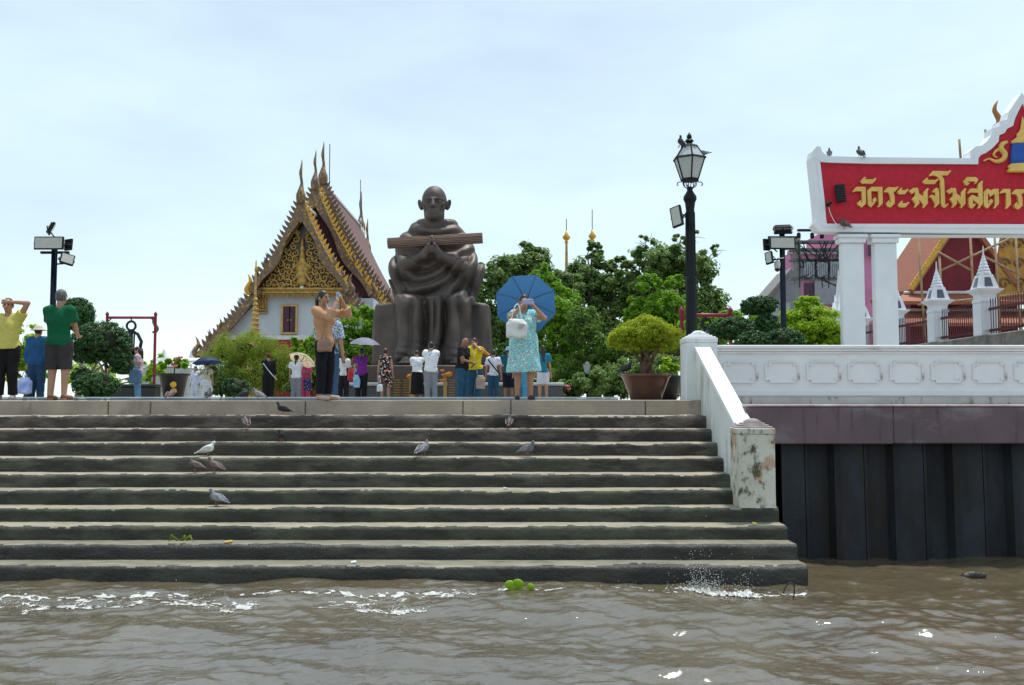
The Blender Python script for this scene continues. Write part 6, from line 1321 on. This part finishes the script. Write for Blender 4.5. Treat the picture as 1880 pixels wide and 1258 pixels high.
bag('tote_bag', 'white and blue carrier bag beside the blue jacket', 45, 708, 18.4, .26, .32, M('white_blue_bag', (.55, .62, .80), (.2, .3, .7), scale=5, rough=.5), [(40, 695, 0), (45, 682, 0), (50, 695, 0)], .7, .08)
bag('shoulder_bag', 'beige leather bag at the hip of the yellow shirt', 882, 702, 24.1, .24, .34, M('beige_leather', (.36, .28, .23), rough=.5), [(877, 690, 0), (872, 660, .05), (868, 642, .3)], .7, .08)
bag('shoulder_bag', 'white half-moon bag on the cream top under the navy umbrella', 377, 703, 36.4, .34, .26, M('white_leather', (.62, .66, .68), rough=.5), [(371, 694, 0), (378, 680, 0), (382, 672, .1)], .6, .06)
bag('backpack', 'dark backpack worn by the person in the bucket hat', 940, 676, 27.2, .28, .42, M('navy_nylon_pack', (.02, .028, .05), rough=.7), None, .85, .12)
bag('shoulder_bag', 'white plastic bag beside the floral dress', 697, 712, 27.3, .16, .22, M('white_plastic_bag', (.66, .70, .74), rough=.4), [(694, 702, 0), (696, 690, 0), (699, 702, 0)], .6, .06)
def strap(label, D, pts, mat, r_=.014):
    p = P(pts[0][0], pts[0][1], D); t = thing('bag_strap', label, 'strap', p); MB().tube(spl([tuple(P(a, b, D) - p) for a, b in pts], 12), r_, 6).build('band', mat, t, True)
strap('dark strap slung across the white printed shirt', 28.35, [(896, 660), (905, 672), (918, 688)], blk, .022)
strap('pale blue strap slung across the black outfit', 30.72, [(483, 667), (495, 683), (508, 697)], M('pale_blue_strap', (.4, .55, .62)), .016)
def phone(label, x, y, D, w, h_, rz, mat, tilt=0):
    t = thing('phone', label, 'phone', P(x, y, D), rz); t.rotation_euler = (tilt, 0, rz)
    MB().box((-w / 2, -.005, -h_ / 2), (w / 2, .005, h_ / 2), bev=.004).build('case', mat, t); c = MB()
    for i in range(3): c.box((w * .18 + i * w * .09, -.0075, h_ * .22), (w * .18 + i * w * .09 + w * .06, -.005, h_ * .34))
    c.build('camera_lenses', M('lens_black', (.01, .01, .012), rough=.15), t)
phone('lilac phone held up in front of the face above the turquoise dress', 969, 554, 13.68, .155, .078, 0, M('lilac_case', (.42, .40, .62), rough=.3))
phone('blue phone raised by the person in the tan blouse', 620, 545, 13.95, .075, .12, R(70), M('blue_case', (.12, .34, .62), rough=.3))
phone('dark phone held by the person in the black T-shirt', 868, 672, 23.8, .07, .14, R(60), M('dark_case', (.02, .02, .025), rough=.3), R(40))
t = thing('orange_shawl', 'orange cloth spread over the shoulders of the yellow shirt', 'shawl', (PX(871, 24.8), 24.8, 0)); g = SDF((-.42, -.2, 1.15), (.42, .25, 1.45), .014)
g.cone((-.34, .05, 1.24), (0, .06, 1.40), .035, .06, .05).cone((.38, .05, 1.19), (0, .06, 1.40), .03, .06, .05).ell((0, .08, 1.34), (.24, .07, .07), .06).disp(lambda X, Y, Z: .01 * np.sin(22 * X + 9 * Z) + 0 * Y); g.build('cloth', CLOTH('orange_cloth', (.62, .26, .03)), t)

# ---------------------------------------------------------------- altar things before the plinth
mgl = M('plaque_brown', (.10, .065, .035), (.075, .05, .028), scale=6, rough=.5)
for i, (x, w_, lab) in enumerate(((738, 36, 'brown double tablet with gilt lines beside the floral dress'), (838, 34, 'dark tablet with gilt lettering lines behind the black T-shirt'))):
    D_ = 28.9; t = thing('inscribed_tablet', lab, 'tablet', (PX(x, D_), D_, 0)); hw = SZ(w_ / 2, D_); zt_ = PZ(690, D_)
    MB().prism([(-hw, 0), (hw, 0), (hw, zt_ - .08), (hw * .7, zt_), (-hw * .7, zt_), (-hw, zt_ - .08)], 0, .07).build('slab', mgl if i == 0 else mgr, t)
    for cxx in (-.5, .5):
        for j in range(8): MB().box((cxx * hw - hw * .36, -.012, .08 + j * .075), (cxx * hw + hw * .36 * (1 - .3 * (j * 7 % 3) / 2), -.001, .105 + j * .075)).build('inscription_line', M('dull_gilt', (.36, .24, .08), rough=.5), t)
MAR = LEAF('marigold', (.72, .24, .01), (.80, .42, .015), .15)
for i, (x, D_, lab) in enumerate(((755, 28.6, 'gilded offering post left of the bending white blouse'), (817, 28.6, 'gilded offering post with marigolds right of the white T-shirt'))):
    t = thing('offering_post', lab, 'post', (PX(x, D_), D_, 0)); zt_ = PZ(690, D_); MB().box((-.05, -.05, 0), (.05, .05, zt_), bev=.01).box((-.1, -.1, zt_), (.1, .1, zt_ + .05), bev=.01).build('post', M('ochre_post', (.42, .25, .07), rough=.5), t)
for i, (x, y, D_, r_, lab) in enumerate(((752, 692, 28.3, .13, 'marigold garland on the left offering post'), (823, 688, 28.4, .16, 'marigold garland draped on the right offering post'), (811, 699, 28.2, .1, 'orange marigold bunch beside the white T-shirt'), (812, 681, 28.3, .08, 'small yellow marigold bunch above the right offering post'))):
    p = P(x, y, D_); t = thing('marigold_garland', lab, 'flowers', p, 0, 'marigold offerings'); leaves('blossoms', [(0, 0, 0, r_, .08, r_ * .6)], 260, .035, MAR, t, 90 + i, aspect=.9); MB().ball((0, 0, 0), (r_ * .75, .05, r_ * .42), 10, 6).build('garland_core', M('marigold_core', (.55, .2, .01), rough=.8), t, True)
t = thing('pink_flowers', 'patch of pink flowers at the right end of the plinth', 'flowers', (PX(1034, 30), 30, 0)); leaves('blossoms', [(0, 0, .35, .28, .2, .22), (-.1, 0, .15, .25, .2, .15)], 700, .07, LEAF('pink_petal', (.62, .16, .18), (.70, .38, .36), .3), t, 96, aspect=.8)

# ---------------------------------------------------------------- pigeons
pgm = {}
def pig_mesh():
    b = SDF((-.2, -.09, .03), (.16, .09, .28), .0075); b.ell((0, 0, .125), (.105, .055, .058), .02, rot=Matrix.Rotation(R(-22), 3, 'Y')).ell((.055, 0, .135), (.05, .046, .055), .03).cone((.06, 0, .16), (.098, 0, .222), .036, .022, .02).ell((.108, 0, .232), (.027, .021, .022), .01).cone((-.07, 0, .10), (-.12, 0, .078), .035, .02, .02)
    pgm['body'] = b.mesh('body', HAIRB)
    w_ = SDF((-.19, -.03, .04), (.09, .03, .2), .0075); w_.ell((-.02, 0, .13), (.09, .014, .042), .01, rot=Matrix.Rotation(R(-22), 3, 'Y')).cone((-.06, 0, .115), (-.165, -.0, .075), .018, .006, .02); pgm['wing'] = w_.mesh('wing', HAIRB)
    pgm['tail'] = MB().cbox((-.155, 0, .066), (.11, .052, .012), bev=.004, rot=Euler((0, R(-16), 0))).mesh('tail', HAIRB)
    pgm['beak'] = MB().tube([(.128, 0, .231), (.152, 0, .224)], [.007, .001], 6).mesh('beak', HAIRB)
    pgm['leg'] = MB().tube([(.0, 0, .08), (.008, 0, .045), (.0, 0, .006)], .0055, 5).tube([(-.015, 0, .004), (.03, 0, .004)], .004, 4).tube([(0, 0, .004), (.022, .014, .004)], .0035, 4).tube([(0, 0, .004), (.022, -.014, .004)], .0035, 4).mesh('leg', HAIRB)
pig_mesh()
mk = lambda nm, c, c2=None: M(nm, c, c2, scale=14, rough=.6)
PC = {'grey': (mk('pigeon_grey', (.16, .17, .20), (.09, .10, .13)), mk('pigeon_wing', (.30, .31, .34), (.16, .17, .19))), 'dark': (mk('pigeon_dark', (.022, .022, .027)), mk('pigeon_dark_wing', (.03, .029, .033))), 'white': (mk('pigeon_white', (.72, .72, .70)), mk('pigeon_white_wing', (.68, .68, .66))), 'brown': (mk('pigeon_brown', (.12, .085, .075), (.07, .055, .055)), mk('pigeon_brown_wing', (.19, .13, .115), (.12, .09, .08)))}
mleg = M('pigeon_leg', (.42, .13, .10), rough=.6)
def pigeon(label, x, D, z, col, rz, sc=1.0, pitch=0):
    t = thing('pigeon', label, 'pigeon', (PX(x, D), D, z), 0, 'pigeons'); t.rotation_euler = Euler((0, pitch, rz), 'XYZ'); t.scale = (sc * .76,) * 3; a, b = PC[col]
    ob('body', pgm['body'], t, mat=a); ob('tail', pgm['tail'], t, mat=a); ob('beak', pgm['beak'], t, mat=mleg)
    for s in (-1, 1): ob('wing', pgm['wing'], t, (0, s * .046, .0), (s * R(-8), 0, s * R(4)), mat=b); ob('leg', pgm['leg'], t, (.005, s * .024, 0), mat=mleg)
sp = lambda k: (SD[k] + .17, SZs[k] + .006)
for (x, k_, col, rz, sc, lab) in ((520, 1, 'dark', 200, 1, 'black pigeon against the coping below the tan blouse'), (452, 2, 'brown', 120, 1, 'brownish pigeon on the second step down'), (518, 3, 'dark', 250, .9, 'small dark pigeon on the third step down'), (382, 4, 'white', 15, 1.05, 'white pigeon on the steps'), (362, 5, 'brown', 190, 1.05, 'dull brown pigeon just left below the white pigeon'), (397, 5, 'brown', 160, 1.05, 'pinkish brown pigeon right below the white pigeon'), (402, 7, 'grey', 165, 1.1, 'grey pigeon lowest on the steps at the left'), (777, 4, 'grey', 60, 1.15, 'upright grey pigeon in the middle of the steps'), (935, 2, 'brown', 85, 1, 'brown pigeon on an upper step below the turquoise dress'), (968, 4, 'grey', 330, 1.1, 'grey pigeon with barred wings on the right half of the steps')):
    d_, z_ = sp(k_); pigeon(lab, x, d_, z_, col, R(rz), sc * .98)
for (x, col, rz, lab) in ((313, 'brown', 80, 'dark pigeon on the terrace edge before the lotus pot'), (383, 'dark', 95, 'dark pigeon on the terrace edge before the navy umbrella'), (447, 'dark', 20, 'bent dark pigeon on the terrace edge, left of another'), (474, 'grey', 165, 'grey pigeon on the terrace edge facing left')): pigeon(lab, x, 14.15, .002, col, R(rz), .95)
D_ = 15.5
pigeon('dark pigeon perched on the left of the lamp lantern roof', 1251, D_ - .02, PZ(272, D_), 'dark', R(150), 1.0, R(-35)); pigeon('grey pigeon perched on the right eave of the lamp lantern', 1297, D_, PZ(292, D_), 'grey', R(175), 1.05, R(25))
pigeon('small pigeon perched on the left corner of the red sign', 1532, 20.05, PZ(288, 20), 'grey', R(250), 1.0); pigeon('blue-black pigeon standing upright on top of the red sign', 1588, 20.05, PZ(290, 20), 'dark', R(100), 1.3, R(-20)); pigeon('brown pigeon huddled on the lower ledge of the red sign', 1557, 19.84, PZ(423, 20), 'brown', R(200), 1.25)
pigeon('dark pigeon perched on the left rim of the bonsai pot', 1150, 15.25, PZ(688, 15.3), 'dark', R(20), 1.1)

# ---------------------------------------------------------------- foam, spray and flotsam
mfoam = M('white_foam', (.60, .61, .59), (.40, .40, .37), scale=14, rough=.4)
def foam(label, segs, n, hgt, seed, res=.011, thr=.2):
    """lacy froth sheets lying on the wave surface along crest lines, plus fine spray; segs=(x0,x1 photo px, distance, spread m, droplets share)"""
    r = np.random.default_rng(seed); V, F = [], []; cnt = 0
    oc = np.array([(1, 0, 0), (-1, 0, 0), (0, 1, 0), (0, -1, 0), (0, 0, 1), (0, 0, -1)], float); of = [(0, 2, 4), (2, 1, 4), (1, 3, 4), (3, 0, 4), (2, 0, 5), (1, 2, 5), (3, 1, 5), (0, 3, 5)]
    for (xa, xb, D_, sp_, wgt) in segs:
        X = np.arange(PX(xa, D_), PX(xb, D_), res); Y = np.arange(D_ - sp_ * 2.2, D_ + sp_ * 2.2, res); gx, gy = np.meshgrid(X, Y, indexing='ij')
        f = (gx - X[0]) / (X[-1] - X[0]); cen = D_ + sp_ * .6 * np.sin(gx * 2.1 + seed); env = np.exp(-((gy - cen) / sp_) ** 2) * np.clip(np.minimum(f, 1 - f) * 6, 0, 1)
        lace = N3(gx * 9, gy * 13, 0 * gx, seed) * .6 + N3(gx * 24, gy * 30, 0 * gx, seed + 1) * .5 + N3(gx * 60, gy * 70, 0 * gx, seed + 2) * .35
        dens = env * 1.05 + lace * .95 - .72 - thr
        ok = dens > 0; hz_ = np.clip(dens, 0, 1) * hgt * (.6 + .6 * N3(gx * 30, gy * 30, 0 * gx, seed + 3)); gz = wz(gx, gy) + .003 + np.maximum(hz_, 0) * .8
        ii = np.arange(gx.size).reshape(gx.shape) + cnt; m = ok[:-1, :-1] & ok[1:, 1:] & ok[1:, :-1] & ok[:-1, 1:]
        q = np.stack([ii[:-1, :-1], ii[1:, :-1], ii[1:, 1:], ii[:-1, 1:]], -1)[m]
        V.append(np.stack([gx, gy, gz], -1).reshape(-1, 3)); cnt += gx.size; F.append(np.concatenate([q[:, [0, 1, 2]], q[:, [0, 2, 3]]]))
        w_ = np.argwhere(dens > .12)
        if len(w_) and n:
            k_ = w_[r.integers(0, len(w_), int(n * wgt))]; x = gx[tuple(k_.T)] + r.normal(0, .012, len(k_)); y = gy[tuple(k_.T)] + r.normal(0, .012, len(k_)); up = np.abs(r.normal(0, 1, len(k_))) ** 1.8 * hgt * 1.3
            z = wz(x, y) + up; s_ = r.uniform(.0018, .0055, len(k_)) ; o = np.stack([x, y, z], 1)
            V.append((o[:, None, :] + oc[None] * s_[:, None, None]).reshape(-1, 3)); F.append((np.array(of)[None] + (np.arange(len(k_)) * 6)[:, None, None]).reshape(-1, 3) + cnt); cnt += len(k_) * 6
    V = np.concatenate(V); F = np.concatenate(F); us = np.unique(F); mp_ = np.full(len(V), -1); mp_[us] = np.arange(len(us))
    tag(ob('foam', npmesh('foam', V[us], mp_[F], mfoam, True)), label, 'foam', None, 'stuff')
foam('white splash of spray breaking at the right foot of the steps', [(1225, 1400, 9.72, .13, .5), (1250, 1330, 9.76, .09, .9)], 1100, .06, 5, .009, -.1)
foam('low foaming wave crest in the middle of the river front', [(640, 800, 9.0, .10, 1)], 350, .02, 6, .01, .05)
foam('foaming wave crest along the left foot of the steps', [(90, 300, 9.2, .12, .5), (280, 500, 9.1, .14, .5), (-20, 120, 9.3, .1, .3)], 700, .022, 7, .011, .05)
foam('scattered froth flecks washing over the water by the left steps', [(-30, 560, 9.2, .34, .3), (560, 1000, 9.35, .25, .3)], 300, .008, 9, .012, .42)
foam('thin line of froth lapping the bottom step', [(-50, 400, 9.62, .09, .3), (380, 900, 9.64, .08, .3), (880, 1260, 9.62, .08, .3), (1380, 1500, 9.6, .08, .1)], 400, .008, 8, .012, .12)
t = thing('driftwood', 'dark driftwood lump floating near the steel piles', 'driftwood', (PX(1779, 10.9), 10.9, float(wz(PX(1779, 10.9), 10.9)))); g = SDF((-.16, -.08, -.05), (.16, .08, .1), .012); g.cone((-.1, 0, .01), (.1, 0, .03), .05, .035, .02).ell((-.03, 0, .04), (.06, .04, .035), .02).disp(lambda X, Y, Z: .008 * N3(X * 40, Y * 40, Z * 40, 4)); g.build('wood', M('wet_wood', (.035, .03, .022), rough=.5), t)
t = thing('bent_rod', 'rusty bent rod sticking out of the water near the right end', 'rod', (PX(1443, 9.35), 9.35, WZ)); MB().tube(spl([(.0, 0, -.15), (.04, 0, .02), (.05, 0, .12), (.02, 0, .16), (-.03, 0, .13), (-.06, 0, .06)], 18), .007, 6).build('rod', M('rust', (.05, .035, .025), rough=.8), t, True)
for i, (x, k_, c, w_, lab) in enumerate(((300, 11, (.62, .68, .72), .09, 'white plastic scrap on the lowest step'), (590, 11, (.55, .16, .04), .05, 'orange peel scrap on the lowest step'), (258, 11, (.6, .42, .03), .05, 'yellow flower head on the lowest step'), (652, 10, (.62, .66, .68), .06, 'small white scrap on the step above the water'), (424, 9, (.5, .3, .04), .09, 'orange leaf on a lower step'), (928, 6, (.62, .62, .58), .05, 'white scrap on a middle step'), (1382, 8, (.55, .4, .05), .05, 'yellow leaf on the step right of centre'))):
    D_ = SD[k_] + .12; t = thing('litter_scrap', lab, 'litter', (PX(x, D_), D_, SZs[k_] + .012), random.uniform(0, 3), 'scraps on the steps'); MB().add([(-w_ / 2, -.02, 0), (w_ / 2, -.025, .006), (w_ * .45, .02, .016), (-w_ * .4, .025, .01), (-w_ / 2, -.02, -.008), (w_ / 2, -.025, -.004), (w_ * .45, .02, .006), (-w_ * .4, .025, 0)], [(0, 1, 2, 3), (7, 6, 5, 4), (0, 4, 5, 1), (1, 5, 6, 2), (2, 6, 7, 3), (3, 7, 4, 0)]).build('scrap', M('scrap_%d' % i, c, rough=.6), t)
